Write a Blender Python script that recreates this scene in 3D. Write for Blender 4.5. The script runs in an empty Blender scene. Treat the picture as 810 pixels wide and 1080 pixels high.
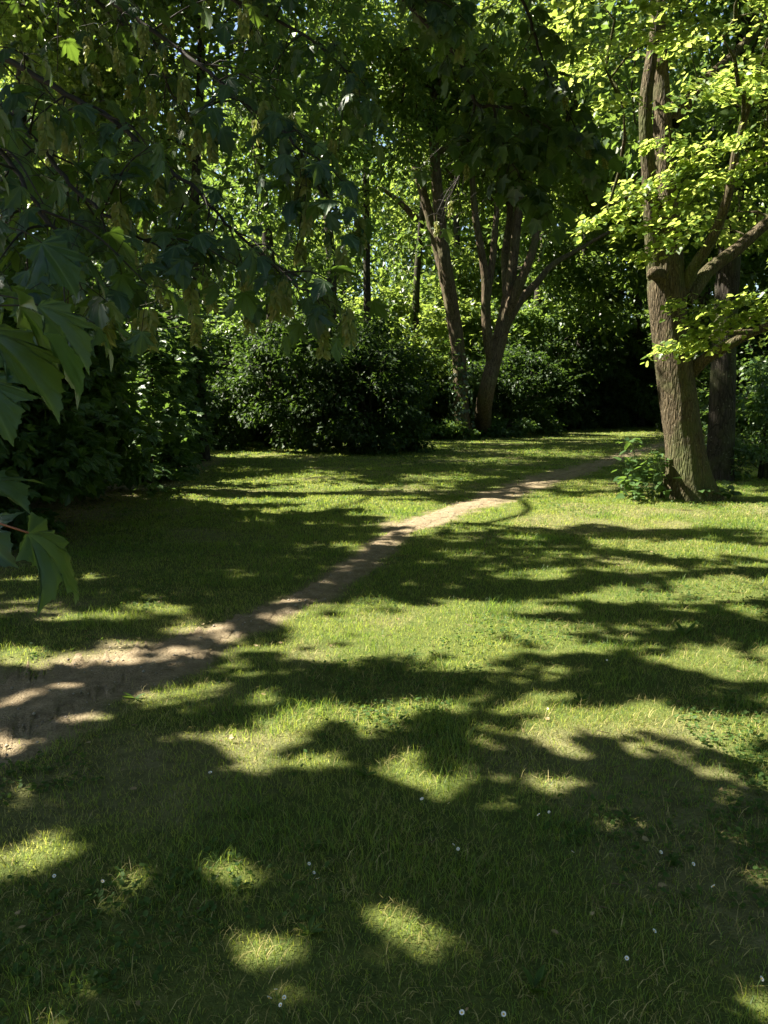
import bpy, math, random
import numpy as np
from mathutils import Vector

rng = np.random.default_rng(11)
random.seed(5)
sc = bpy.context.scene
COL = sc.collection
PI = math.pi

# ------------------------------------------------------------------ camera geometry
CAM_H, F, HOR = 1.6, 840.0, 418.0          # metres, focal length and horizon in photo pixels (810 x 1080)
PITCH = math.atan((540 - HOR) / F)
FW = np.array([0, math.cos(PITCH), -math.sin(PITCH)])
UP = np.array([0, math.sin(PITCH), math.cos(PITCH)])
CAM = np.array([0, 0, CAM_H])

def ray(px, py):
    return FW + np.array([1.0, 0, 0]) * (px - 405) / F - UP * (py - 540) / F
def P(px, py, z=0.0):                       # ground point seen at a pixel
    d = ray(px, py); return CAM + d * ((z - CAM_H) / d[2])
def at(px, py, Y):                          # point at depth Y (world y) seen at a pixel
    d = ray(px, py); return CAM + d * (Y / d[1])
def proj(p):                                # (N,3) -> pixels
    q = p - CAM
    z = q @ FW
    z = np.where(z > 0.05, z, 0.05)
    return 405 + F * q[:, 0] / z, 540 - F * (q @ UP) / z

# ------------------------------------------------------------------ sun
EL, AZ = math.radians(50), math.radians(78)     # azimuth measured to the left of the view direction
SUN = np.array([-math.sin(AZ) * math.cos(EL), math.cos(AZ) * math.cos(EL), math.sin(EL)])
def to_ground(p):                           # where a point's shadow falls
    return p - SUN * (p[:, 2:3] / SUN[2])

# ------------------------------------------------------------------ noise
def _h(ix, iy, iz, s):
    n = (ix.astype(np.int64) * 374761393 + iy.astype(np.int64) * 668265263 + iz.astype(np.int64) * 2147483647 + s * 974711) & 0xffffffff
    n = ((n ^ (n >> 13)) * 1274126177) & 0xffffffff
    n = (n ^ (n >> 16)) & 0xffffffff
    return n / 4294967295.0
def vn(x, y, z=None, s=0):
    x = np.asarray(x, float); y = np.asarray(y, float)
    z = np.zeros_like(x) if z is None else np.asarray(z, float)
    ix, iy, iz = np.floor(x), np.floor(y), np.floor(z)
    fx, fy, fz = x - ix, y - iy, z - iz
    fx, fy, fz = (f * f * (3 - 2 * f) for f in (fx, fy, fz))
    r = 0
    for a in (0, 1):
        for b in (0, 1):
            for c in (0, 1):
                w = (fx if a else 1 - fx) * (fy if b else 1 - fy) * (fz if c else 1 - fz)
                r = r + w * _h(ix + a, iy + b, iz + c, s)
    return r
def fbm(x, y, z=None, s=0, o=3):
    r, a, t = 0, 1.0, 0
    for k in range(o):
        r = r + a * vn(x * 2 ** k, y * 2 ** k, None if z is None else z * 2 ** k, s + k); t += a; a *= .5
    return r / t
def sstep(a, b, x):
    t = np.clip((x - a) / (b - a), 0, 1); return t * t * (3 - 2 * t)

# ------------------------------------------------------------------ light falling on the lawn: openings in the crowns
LIT = [  # centre x, y, half sizes, strength (photo pixels on the ground)
 (500,543,70,11,1),(590,547,80,11,1),(690,548,90,13,1),(790,545,80,14,1),(440,548,40,12,1),(900,548,90,13,1),(610,532,120,8,.9),
 (215,522,45,7,.9),(290,524,60,8,1),(360,528,50,8,1),(420,537,40,10,1),
 (330,503,70,6,.5),(470,503,60,6,.5),(250,497,40,5,.4),(520,487,60,5,.5),(560,497,50,5,.4),(430,515,60,5,.5),(620,512,60,6,.45),(580,478,50,5,.5),
 (645,456,52,4.2,1),(600,458.5,40,3.6,1),
 (740,580,70,7,.85),(830,583,60,8,.9),(660,572,50,6,.5),(560,606,45,6,.55),(480,585,40,5,.3),(600,585,40,5,.35),
 (755,625,70,14,.9),(850,620,50,14,.9),(650,628,42,10,.8),(690,602,50,6,.5),
 (330,662,36,22,.95),(400,656,60,22,1),(480,658,60,20,1),(560,664,62,13,1),(450,680,90,13,.95),(350,688,60,10,.9),(330,637,30,7,.4),
 (622,688,52,9,.6),(530,700,50,8,.5),(750,700,60,13,.7),(830,690,40,12,.7),(690,660,50,8,.5),
 (505,742,100,9,.6),(430,745,40,7,.5),(700,765,85,15,.95),(770,785,60,17,.95),(850,770,50,20,.9),(760,812,50,10,.7),(775,832,50,8,.5),(590,772,40,8,.35),
 (455,826,55,11,.95),(580,833,42,11,.85),(632,875,36,10,1),(430,800,40,9,.3),(520,790,50,7,.3),
 (270,778,78,17,.95),(335,808,56,13,1),(220,785,30,10,.7),
 (110,693,42,7,1),(75,730,34,6,.95),(155,737,40,11,1),(14,785,22,15,1),(228,726,34,7,.8),(330,690,40,7,.7),(238,668,30,6,.8),(60,757,40,5,.5),
 (350,600,28,7,.5),(300,632,20,6,.6),(375,578,22,4,.6),
 (50,897,55,15,1),(135,927,34,13,.9),(238,930,34,11,.8),(285,1012,74,17,.9),(460,1003,30,18,.6),(715,907,24,13,.55),(770,925,40,9,.4),
 (40,636,30,9,.6),(165,644,40,9,.65),(95,650,65,7,.7),(20,700,25,7,.6),(60,838,40,6,.5),(20,610,30,6,.4),(230,622,26,5,.35),(650,955,24,8,.2),(400,920,30,7,.2),
]
LIT += [(190,690,26,6,.9),(255,700,24,6,.8),(20,742,30,7,.8),(110,758,26,6,.7),(200,660,26,5,.7),(150,672,24,5,.7),(60,668,30,6,.7),(300,610,22,5,.6),(290,650,20,5,.7),(100,610,26,5,.45),(160,600,30,5,.4),(250,600,24,5,.4),(330,575,24,4,.4),(60,590,24,5,.4),(30,860,24,6,.5),(560,905,24,6,.45),(790,880,24,7,.6),(580,1000,20,7,.4),(350,760,30,6,.5),(640,830,30,6,.5),(700,850,30,6,.5)]
LIT = np.array(LIT, float)
LIT[(LIT[:, 0] < 270) & (LIT[:, 1] > 590) & (LIT[:, 1] < 960), 3] *= 1.35
def lit(x, y, core=False):                              # ground position -> how much sun the photo shows there (0..1)
    g = np.stack([x, y, np.zeros_like(x)], 1)
    px, py = proj(g)
    n1 = fbm(x * .9, y * 2.6, s=3) - .5
    n2 = fbm(x * 2.6, y * 6.5, s=9) - .5
    L = np.zeros(len(x)); near = np.zeros(len(x))
    for cx, cy, rx, ry, k in LIT:
        d = np.sqrt(((px - cx) / rx) ** 2 + ((py - cy) / ry) ** 2) + n1 * .8 + n2 * .8
        L = np.maximum(L, k * sstep(1.16, .74, d)); near = np.maximum(near, k * sstep(3.0, 1.3, d))
    fine = fbm(x * 2.2 + 3, y * 5.5, s=25, o=2)
    L = np.maximum(L, .9 * near * sstep(.56, .66, fine)); L = L * (1 - .5 * sstep(.62, .72, fbm(x * 2.0 + 30, y * 5.0, s=27, o=2)) * sstep(9.2, 7.5, y))
    L = np.maximum(L, np.interp(y, [2.2, 5.5], [.22, .38]) * sstep(.60, .72, fbm(x * 1.3 + 7, y * 3.6, s=21)))
    if core: return np.where((px < -60) | (px > 870) | (py > 1110), 0, L)
    off = (px < -30) | (px > 840) | (py > 1095)
    dap = sstep(.54, .66, fbm(x * .6, y * 1.4, s=31))
    L = np.where(off, np.where((py > 1095) & (y < 2.2), 0, dap * .8), L)
    L = np.where((x > 5.6) & (x < 16) & (y > 8.6) & (y < 13.2) & off, 1.0, L)
    return L
HOLES = [(at(px, py, Y), r) for px, py, Y, r in ((70, 372, 1.36, .09), (72, 604, 1.18, .06), (690, 440, 12.4, .3), (700, 480, 12.4, .22), (688, 350, 12.4, .3), (686, 270, 12.4, .4), (190, 345, 14.6, .9), (150, 380, 13.5, .5), (300, 400, 22.5, .4), (335, 350, 24, .35), (640, 228, 11.3, .9), (690, 215, 11.3, 1.0), (745, 180, 11.2, 1.1), (720, 355, 11.3, .7), (775, 335, 11.3, .7),
  (640, 90, 11, 1.2), (720, 60, 11, 1.1), (590, 40, 12, 1.2), (790, 100, 11, 1.0), (440, 270, 32, 1.2), (420, 170, 31, 1.8), (350, 240, 29, .9), (280, 150, 28, 1.8), (180, 90, 27, 1.8), (90, 60, 26, 1.6), (360, 100, 29, 1.6),
  (500, 230, 38, 2.2), (590, 200, 38, 2.0), (560, 320, 38, 1.4), (630, 300, 39, 1.8), (625, 395, 41, 1.0), (690, 340, 40, 1.2), (500, 100, 36, 2.6), (180, 90, 27, 2.1), (280, 150, 28, 1.9), (90, 60, 26, 2.6), (350, 240, 29, 1.2), (420, 170, 31, 1.8), (300, 60, 28, 2.0), (40, 150, 25, 2.2), (400, 60, 30, 2.6), (470, 60, 32, 2.4), (230, 30, 27, 2.4), (130, 180, 26, 1.8), (120, 340, 12.2, .8), (100, 300, 12.2, .7), (180, 410, 15.2, .6), (60, 210, 25, 1.0), (250, 400, 27, .8))]
_gx, _gy = np.arange(-13, 17, .04), np.arange(-4, 42, .04)
_X, _Y = np.meshgrid(_gx, _gy)
LCORE = lit(_X.ravel(), _Y.ravel(), True).reshape(_X.shape).astype(np.float32)
LFULL = lit(_X.ravel(), _Y.ravel()).reshape(_X.shape).astype(np.float32)
def look(tab, x, y):
    i = np.clip(((y + 4) / .04 + .5).astype(int), 0, len(_gy) - 1); j = np.clip(((x + 13) / .04 + .5).astype(int), 0, len(_gx) - 1)
    return tab[i, j]
def sun_keep(p):                            # leaves that would close one of the openings are left out
    g = to_ground(p)
    L = look(LCORE, g[:, 0], g[:, 1])
    inside = (g[:, 1] > .3) & (g[:, 1] < 40) & (g[:, 0] > -9) & (g[:, 0] < 16)
    k = ~inside | (rng.random(len(p)) < (1 - L) ** 2.3)
    for c, r in HOLES:                      # gaps through which the sun reaches single boughs
        q = p - c; t = q @ SUN; d = np.linalg.norm(q - t[:, None] * SUN, axis=1)
        k &= ~((t > r * .8) & (d < r * (1 + .5 * (rng.random(len(p)) - .5))))
    return k

# ------------------------------------------------------------------ mesh building
class MB:
    def __init__(s): s.v, s.f, s.n, s.r, s.w = [], {}, 0, [], []
    def add(s, v, faces, rnd=0.0, vein=0.0):
        v = np.asarray(v, float)
        for f in (faces if isinstance(faces, list) else [faces]):
            f = np.asarray(f, np.int64); s.f.setdefault(f.shape[1], []).append(f + s.n)
        s.v.append(v); s.n += len(v)
        s.r.append(np.broadcast_to(np.asarray(rnd, float), (len(v),)).copy())
        s.w.append(np.broadcast_to(np.asarray(vein, float), (len(v),)).copy())
    def build(s, name, mat, parent=None, smooth=True, origin=None):
        me = bpy.data.meshes.new(name)
        v = np.concatenate(s.v)
        o0 = np.zeros(3) if origin is None else np.asarray(origin, float)
        v = v - o0
        me.vertices.add(len(v)); me.vertices.foreach_set('co', v.astype(np.float32).ravel())
        loops, starts, tot = [], [], 0
        for k, fs in s.f.items():
            f = np.concatenate(fs); loops.append(f.ravel()); starts.append(tot + np.arange(len(f)) * k); tot += f.size
        loops = np.concatenate(loops); starts = np.concatenate(starts)
        me.loops.add(len(loops)); me.loops.foreach_set('vertex_index', loops.astype(np.int32))
        me.polygons.add(len(starts)); me.polygons.foreach_set('loop_start', starts.astype(np.int32))
        me.update(calc_edges=True)
        me.polygons.foreach_set('use_smooth', np.full(len(starts), bool(smooth)))
        for nm, arr in (('rnd', s.r), ('vein', s.w)):
            a = me.attributes.new(nm, 'FLOAT', 'POINT'); a.data.foreach_set('value', np.concatenate(arr).astype(np.float32))
        me.materials.append(mat)
        ob = bpy.data.objects.new(name, me); COL.objects.link(ob)
        if parent is not None:
            ob.parent = parent
            ob.location = o0 - np.array(world_loc(parent)) if origin is None or True else o0
        else:
            ob.location = o0
        return ob
def world_loc(o):
    p = Vector((0, 0, 0))
    while o is not None: p = p + o.location; o = o.parent
    return p
def empty(name, loc, label, cat, group=None):
    o = bpy.data.objects.new(name, None); COL.objects.link(o); o.location = loc; o.empty_display_size = .2
    o['label'] = label; o['category'] = cat
    if group: o['group'] = group
    return o

def cr(pts, n):                             # Catmull-Rom through points
    p = np.asarray(pts, float)
    if len(p) == 2: return p[0] + (p[1] - p[0]) * np.linspace(0, 1, n)[:, None]
    q = np.vstack([2 * p[0] - p[1], p, 2 * p[-1] - p[-2]])
    t = np.linspace(0, len(p) - 1 - 1e-9, n); i = t.astype(int); u = (t - i)[:, None]
    a, b, c, d = q[i], q[i + 1], q[i + 2], q[i + 3]
    return .5 * (2 * b + (c - a) * u + (2 * a - 5 * b + 4 * c - d) * u * u + (3 * b - a - 3 * c + d) * u ** 3)

def tube(mb, pts, rad, seg=6, ridge=0.0, seed=0, flare=None, rnd=0.0, lump=0.0):
    p = np.asarray(pts, float); n = len(p)
    rad = np.broadcast_to(np.asarray(rad, float), (n,))
    t = np.gradient(p, axis=0); t /= np.linalg.norm(t, axis=1)[:, None] + 1e-9
    u = np.zeros_like(p)
    a = np.array([1., 0, 0]) if abs(t[0][0]) < .8 else np.array([0, 1., 0])
    u[0] = a - t[0] * (a @ t[0]); u[0] /= np.linalg.norm(u[0])
    for i in range(1, n):
        q = u[i - 1] - t[i] * (u[i - 1] @ t[i]); u[i] = q / (np.linalg.norm(q) + 1e-9)
    w = np.cross(t, u)
    ang = np.linspace(0, 2 * PI, seg, endpoint=False)
    A, I = np.meshgrid(ang, np.arange(n))
    R = np.repeat(rad[:, None], seg, 1)
    s = np.concatenate([[0], np.cumsum(np.linalg.norm(np.diff(p, axis=0), axis=1))])
    S = np.repeat(s[:, None], seg, 1)
    if ridge:
        k = max(3.0, seg / 5.0)
        cx, cy = np.cos(A) * k / 2, np.sin(A) * k / 2
        rd = vn(cx * 1.0 + 20, cy + 20, S * 1.1, seed)
        rd = 1 - np.abs(2 * rd - 1)
        rd2 = vn(cx * 2.4 + 50, cy * 2.4 + 50, S * 3.0, seed + 3)
        R = R * (1 + ridge * (rd - .6) + ridge * .5 * (rd2 - .5))
    if lump:
        R = R * (1 + lump * (vn(np.cos(A) * 1.1 + 9, np.sin(A) * 1.1 + 9, S * .9, seed + 5) - .5))
    if flare:                               # (extra, height, lobes)
        e, hgt, lob = flare
        R = R * (1 + e * np.exp(-S / hgt) * (1 + .45 * np.sin(A * lob + 1.0 + seed)))
    v = p[:, None, :] + R[..., None] * (np.cos(A)[..., None] * u[:, None, :] + np.sin(A)[..., None] * w[:, None, :])
    v = v.reshape(-1, 3)
    i = np.arange(n - 1)[:, None] * seg; j = np.arange(seg)[None]; j2 = (j + 1) % seg
    f = np.stack([i + j, i + j2, i + seg + j2, i + seg + j], -1).reshape(-1, 4)
    v = np.vstack([v, p[-1] + t[-1] * rad[-1] * .5])
    k = (n - 1) * seg
    cap = np.stack([k + np.arange(seg), k + (np.arange(seg) + 1) % seg, np.full(seg, n * seg)], 1)
    mb.add(v, [f, cap], rnd)
    return p

# ------------------------------------------------------------------ leaf shapes (unit length, base at origin, tip along y)
def fan(half, vein=None, zf=None):
    """half: points from base to tip on the right side, without base and tip."""
    r = [(x, y) for x, y in half]
    pts = [(0, 0)] + r + [(0, 1)] + [(-x, y) for x, y in reversed(r)]
    n = len(pts)
    v = np.zeros((n, 3)); v[:, :2] = pts
    tri = np.array([(0, i, i + 1) for i in range(1, n - 1)])
    return v, tri
def shape_leaf(half, sinus, droop, fold, twist=0.0):
    v, tri = fan(half)
    m = len(half)
    vein = np.ones(len(v))
    for i in sinus:
        vein[1 + i] = 0; vein[len(v) - 1 - i] = 0
    rr = v[:, 0] ** 2 + (v[:, 1] - .25) ** 2
    v[:, 2] = -droop * rr + np.where(vein < .5, fold, 0) + fold * .6 * np.abs(v[:, 0]) + twist * v[:, 0] * v[:, 1]
    return v, tri, vein
HI = [(.10, -.05), (.24, -.06), (.42, .00), (.37, .08), (.40, .14), (.33, .20), (.37, .27), (.47, .33), (.52, .42), (.66, .52), (.52, .51), (.48, .55),
      (.38, .51), (.27, .50), (.28, .58), (.33, .64), (.24, .70), (.22, .77), (.13, .83), (.09, .91)]
HIS = [0, 1, 3, 4, 5, 6, 7, 8, 10, 11, 12, 13, 14, 15, 16, 17, 18, 19]
VT = [math.atan2(y, x) for x, y in ((.42, 0), (.66, .52), (0, 1), (-.66, .52), (-.42, 0))]
def fine_leaf(half, droop, fold, twist, rings=(.22, .42, .62, .82, 1.0)):
    out = [(x, y) for x, y in half] + [(0, 1)] + [(-x, y) for x, y in reversed(half)]
    fine = []
    for (x0, y0), (x1, y1) in zip(out[:-1], out[1:]): fine += [(x0, y0), ((x0 + x1) * .475, (y0 + y1) * .475 + .012)]
    out = np.array(fine + [out[-1]]); n = len(out)
    v = np.vstack([[0, 0]] + [out * r for r in rings])
    a = np.arctan2(v[:, 1], v[:, 0]); a = np.where(a < -PI / 2, a + 2 * PI, a); r = np.hypot(v[:, 0], v[:, 1])
    dv = np.min(np.abs(a[:, None] - np.array(VT)[None]), 1) * r          # distance from the nearest main vein
    z = fold * (1 - np.exp(-(dv / .07) ** 1.3)) + .012 * np.sin(dv * 60) * np.clip(dv * 6, 0, 1)
    z = z - droop * (v[:, 0] ** 2 + (v[:, 1] - .2) ** 2) + twist * v[:, 0] * v[:, 1] + .045 * np.sin(v[:, 0] * 7 + droop * 20) * r + .02 * np.sin(v[:, 1] * 17 + v[:, 0] * 5) * r
    vein = np.clip(1 - dv / .05, 0, 1); vein[0] = 1
    tri = [(0, 1 + i, 2 + i) for i in range(n - 1)]
    for k in range(len(rings) - 1):
        b0, b1 = 1 + k * n, 1 + (k + 1) * n
        for i in range(n - 1): tri += [(b0 + i, b1 + i, b1 + i + 1), (b0 + i, b1 + i + 1, b0 + i + 1)]
    return np.column_stack([v, z]), np.array(tri), vein
MAPLE_NEAR = [fine_leaf(HI, .30, .07, .1), fine_leaf(HI, .50, .06, -.15)]
MAPLE_HI = [fine_leaf(HI, d, f, t, (.45, 1.0)) for d, f, t in ((.30, .05, .1), (.50, .04, -.2), (.15, .06, .15), (.65, .05, .3))]
ML = [(.22, -.06), (.43, .02), (.36, .20), (.62, .50), (.28, .50), (.32, .64), (.12, .86)]
MAPLE_LO = [shape_leaf(ML, [0, 2, 4, 5, 6], d, f, t) for d, f, t in ((.30, .05, .1), (.15, .06, -.1))]
LI = [(.25, -.07), (.46, .22), (.33, .62)]
LINDEN = [shape_leaf(LI, [0, 1, 2], d, f, 0) for d, f in ((.25, .10), (.40, .06))]
def rhomb(w, fold, droop):
    v = np.array([(0, 0, 0), (w, .42, fold), (0, 1, -droop), (-w, .42, fold)], float)
    return v, np.array([(0, 1, 2), (0, 2, 3)]), np.zeros(4)
LA = [(.05, .12), (.10, .3), (.15, .5), (.14, .68), (.08, .88)]
LANCE = [shape_leaf(LA, [0, 1, 2, 3, 4], d, .03, 0) for d in (.35, .6, .15)]
OV = [(.22, .05), (.38, .35), (.36, .65), (.18, .92)]
OVAL = [shape_leaf(OV, [0, 1, 2, 3], d, .05, 0) for d in (.2, .5)]
RH = [rhomb(.36, .10, .15), rhomb(.30, .05, .3), rhomb(.42, .14, .05)]

def unit(a): return a / (np.linalg.norm(a, axis=-1, keepdims=True) + 1e-9)
def put_leaves(mb, shapes, pos, tip, nor, size, rnd=None):
    n = len(pos)
    if n == 0: return
    rnd = rng.random(n) if rnd is None else rnd
    t = unit(tip); nn = unit(nor - t * (nor * t).sum(1, keepdims=True)); x = np.cross(t, nn)
    size = np.broadcast_to(size, (n,))
    which = rng.integers(0, len(shapes), n)
    for k, (T, tri, vein) in enumerate(shapes):
        m = which == k
        c = int(m.sum())
        if not c: continue
        v = pos[m][:, None] + size[m][:, None, None] * (T[None, :, 0:1] * x[m][:, None] + T[None, :, 1:2] * t[m][:, None] + T[None, :, 2:3] * nn[m][:, None])
        f = tri[None] + (np.arange(c) * len(T))[:, None, None]
        mb.add(v.reshape(-1, 3), f.reshape(-1, 3), np.repeat(rnd[m], len(T)), np.tile(vein, c))

def rdir(n, zs=1.0):
    d = rng.normal(size=(n, 3)); d[:, 2] *= zs; return unit(d)
def spray(c, d, L, W, n, drop=.25, thick=.06):
    """leaf positions of one flat spray at c growing along d"""
    d = unit(np.asarray(d, float)); s = unit(np.cross(d, [0, 0, 1.0])); up = np.cross(s, d)
    u = rng.random(n); w = rng.normal(size=n) * .42 * (1 - .55 * u)
    pos = c + d * (u * L)[:, None] + s * (w * W)[:, None] + up * (rng.normal(size=n) * thick)[:, None]
    pos[:, 2] -= drop * L * u ** 2 + .12 * np.abs(w)
    tip = d * .7 + s * (np.sign(w) * rng.random(n) * 1.3)[:, None] + rng.normal(size=(n, 3)) * .25; tip[:, 2] -= .3
    nor = np.array([0, 0, 1.0]) + rng.normal(size=(n, 3)) * .38
    return pos, tip, nor
def clump(c, r, n, flat=.6):
    d = rdir(n); rad = r * rng.random(n) ** .45
    pos = c + d * rad[:, None] * np.array([1, 1, flat])
    tip = d + rng.normal(size=(n, 3)) * .5; tip[:, 2] -= .35
    nor = np.array([0, 0, .9]) + d * .5 + rng.normal(size=(n, 3)) * .4
    return pos, tip, nor

# ------------------------------------------------------------------ limbs that reach every leaf clump
def skeleton(mb, stems, targets, rmin=.012, k=.014, seg=5, wig=.12, seed=0):
    """stems: list of (points, radii) already built; targets joined by limbs to the nearest existing wood"""
    node = np.concatenate([s[0] for s in stems]); plen = np.concatenate([np.linalg.norm(s[0] - s[0][0], axis=1) * .0 for s in stems])
    rlim = np.concatenate([np.broadcast_to(s[1], (len(s[0]),)) for s in stems])
    nodes = list(node); pl = list(plen); par = [-1] * len(nodes); rl = list(rlim); edge = []
    cen = node.mean(0)
    T = sorted(targets, key=lambda q: np.min(np.linalg.norm(node - q, axis=1)))
    for q in T:
        A = np.array(nodes); d = np.linalg.norm(A - q, axis=1)
        cost = d + .25 * np.array(pl) + .6 * np.clip(A[:, 2] - q[2] + .2, 0, None)
        i = int(np.argmin(cost)); a = A[i]
        L = d[i]
        n = max(3, int(L / .7) + 2)
        mid = a + (q - a) * .5 + np.array([0, 0, .08 * L]) + rng.normal(size=3) * wig * L * .5
        pth = cr([a, mid, q], n)
        idx = [i]
        for j in range(1, n):
            nodes.append(pth[j]); pl.append(pl[i] + L * j / (n - 1)); par.append(idx[-1]); rl.append(9); idx.append(len(nodes) - 1)
        edge.append(idx)
    cnt = np.zeros(len(nodes))
    for e in edge: cnt[e[-1]] += 1
    for j in range(len(nodes) - 1, -1, -1):
        if par[j] >= 0: cnt[par[j]] += cnt[j]
    for e in edge:
        r = np.array([max(rmin, k * math.sqrt(cnt[j])) for j in e[1:]]); r = np.concatenate([[min(r[0] * 1.15, rl[e[0]])], r]); r[-1] = rmin * .6
        tube(mb, [nodes[j] for j in e], r, seg, rnd=.5)
    return np.array(nodes)

# ------------------------------------------------------------------ materials
def mat(name):
    m = bpy.data.materials.new(name); m.use_nodes = True
    nt = m.node_tree; nt.nodes.clear()
    out = nt.nodes.new('ShaderNodeOutputMaterial')
    return m, nt, out
def N(nt, t, **kw):
    n = nt.nodes.new(t)
    for k, v in kw.items(): setattr(n, k, v)
    return n
def ramp(nt, fac, stops, interp='LINEAR'):
    r = nt.nodes.new('ShaderNodeValToRGB'); r.color_ramp.interpolation = interp
    e = r.color_ramp.elements
    while len(e) < len(stops): e.new(.5)
    for i, (p, c) in enumerate(stops):
        e[i].position = p; e[i].color = (*c, 1) if len(c) == 3 else c
    nt.links.new(fac, r.inputs[0]); return r.outputs[0]
def mixc(nt, fac, a, b, mode='MIX'):
    m = nt.nodes.new('ShaderNodeMix'); m.data_type = 'RGBA'; m.blend_type = mode
    if isinstance(fac, (int, float)): m.inputs[0].default_value = fac
    else: nt.links.new(fac, m.inputs[0])
    for k, c in ((6, a), (7, b)):
        if isinstance(c, tuple): m.inputs[k].default_value = (*c, 1)
        else: nt.links.new(c, m.inputs[k])
    return m.outputs[2]
def noise(nt, vec, scale, detail=3, rough=.55):
    n = N(nt, 'ShaderNodeTexNoise'); n.inputs['Scale'].default_value = scale; n.inputs['Detail'].default_value = detail; n.inputs['Roughness'].default_value = rough
    if vec is not None: nt.links.new(vec, n.inputs['Vector'])
    return n.outputs[0]
def leaf_mat(name, cols, trans, tfac=.45, gloss=.35, rough=.42, vein=None, under=None):
    m, nt, out = mat(name)
    at_ = N(nt, 'ShaderNodeAttribute', attribute_name='rnd')
    c = ramp(nt, at_.outputs['Fac'], cols)
    t = ramp(nt, at_.outputs['Fac'], trans)
    geo = N(nt, 'ShaderNodeNewGeometry')
    if vein:
        va = N(nt, 'ShaderNodeAttribute', attribute_name='vein')
        pw = N(nt, 'ShaderNodeMath', operation='POWER'); nt.links.new(va.outputs['Fac'], pw.inputs[0]); pw.inputs[1].default_value = 2.5
        c = mixc(nt, pw.outputs[0], c, vein)
        tc = N(nt, 'ShaderNodeTexCoord')
        nz = noise(nt, tc.outputs['Object'], 60, 3)
        bl = noise(nt, tc.outputs['Object'], 70, 4, .7)
        c = mixc(nt, ramp(nt, bl, [(.68, (0, 0, 0)), (.74, (.6, .6, .6))]), c, (.09, .085, .03))
        c = mixc(nt, .45, c, ramp(nt, nz, [(.3, (.4, .4, .4)), (.7, (1, 1, 1))]), 'MULTIPLY')
    p = N(nt, 'ShaderNodeBsdfPrincipled')
    if under: c = mixc(nt, geo.outputs['Backfacing'], c, under)
    nt.links.new(c, p.inputs['Base Color'])
    p.inputs['Roughness'].default_value = rough
    p.inputs['Specular IOR Level'].default_value = gloss
    tr = N(nt, 'ShaderNodeBsdfTranslucent'); nt.links.new(t, tr.inputs['Color'])
    mx = N(nt, 'ShaderNodeMixShader'); mx.inputs[0].default_value = tfac
    nt.links.new(p.outputs[0], mx.inputs[1]); nt.links.new(tr.outputs[0], mx.inputs[2]); nt.links.new(mx.outputs[0], out.inputs[0])
    return m
def bark_mat(name, dark, light, moss=(.07, .085, .03), mossamt=.5, scale=1.0, bump=.6):
    m, nt, out = mat(name)
    tc = N(nt, 'ShaderNodeTexCoord')
    mp = N(nt, 'ShaderNodeMapping'); mp.inputs['Scale'].default_value = (9 * scale, 9 * scale, 1.6 * scale)
    nt.links.new(tc.outputs['Object'], mp.inputs[0])
    n1 = noise(nt, mp.outputs[0], 2.2, 6, .65)
    vo = N(nt, 'ShaderNodeTexVoronoi', feature='DISTANCE_TO_EDGE'); vo.inputs['Scale'].default_value = 2.6
    wob = mixc(nt, .12, mp.outputs[0], noise_color(nt, mp.outputs[0], 2.0))
    nt.links.new(wob, vo.inputs['Vector'])
    c = ramp(nt, n1, [(.3, dark), (.55, tuple((a + b) / 2 for a, b in zip(dark, light))), (.75, light)])
    crack = ramp(nt, vo.outputs['Distance'], [(0, (.35, .33, .3)), (.12, (1, 1, 1))])
    c = mixc(nt, .85, c, crack, 'MULTIPLY')
    n2 = noise(nt, tc.outputs['Object'], 1.3, 4, .6)
    mm = ramp(nt, n2, [(.48, (0, 0, 0)), (.62, (mossamt,) * 3)])
    c = mixc(nt, mm, c, moss)
    n3 = noise(nt, tc.outputs['Object'], 26, 3)
    li = ramp(nt, n3, [(.63, (0, 0, 0)), (.74, (.45,) * 3)])
    c = mixc(nt, li, c, (.30, .30, .22))
    p = N(nt, 'ShaderNodeBsdfPrincipled'); nt.links.new(c, p.inputs['Base Color']); p.inputs['Roughness'].default_value = .9; p.inputs['Specular IOR Level'].default_value = .15
    b = N(nt, 'ShaderNodeBump'); b.inputs['Strength'].default_value = bump; b.inputs['Distance'].default_value = .03
    h = N(nt, 'ShaderNodeMath', operation='MULTIPLY_ADD'); nt.links.new(vo.outputs['Distance'], h.inputs[0]); h.inputs[1].default_value = 1.6; nt.links.new(n1, h.inputs[2])
    nt.links.new(h.outputs[0], b.inputs['Height']); nt.links.new(b.outputs[0], p.inputs['Normal'])
    nt.links.new(p.outputs[0], out.inputs[0]); return m
def noise_color(nt, vec, scale):
    n = N(nt, 'ShaderNodeTexNoise'); n.inputs['Scale'].default_value = scale; nt.links.new(vec, n.inputs['Vector']); return n.outputs['Color']
def plain(name, col, rough=.6, spec=.3):
    m, nt, out = mat(name); p = N(nt, 'ShaderNodeBsdfPrincipled'); p.inputs['Roughness'].default_value = rough; p.inputs['Specular IOR Level'].default_value = spec
    tc = N(nt, 'ShaderNodeTexCoord'); n = noise(nt, tc.outputs['Object'], 25, 3)
    c = mixc(nt, .25, col, ramp(nt, n, [(.3, (.3, .3, .3)), (.7, (1, 1, 1))]), 'MULTIPLY')
    nt.links.new(c, p.inputs['Base Color']); nt.links.new(p.outputs[0], out.inputs[0]); return m

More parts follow.
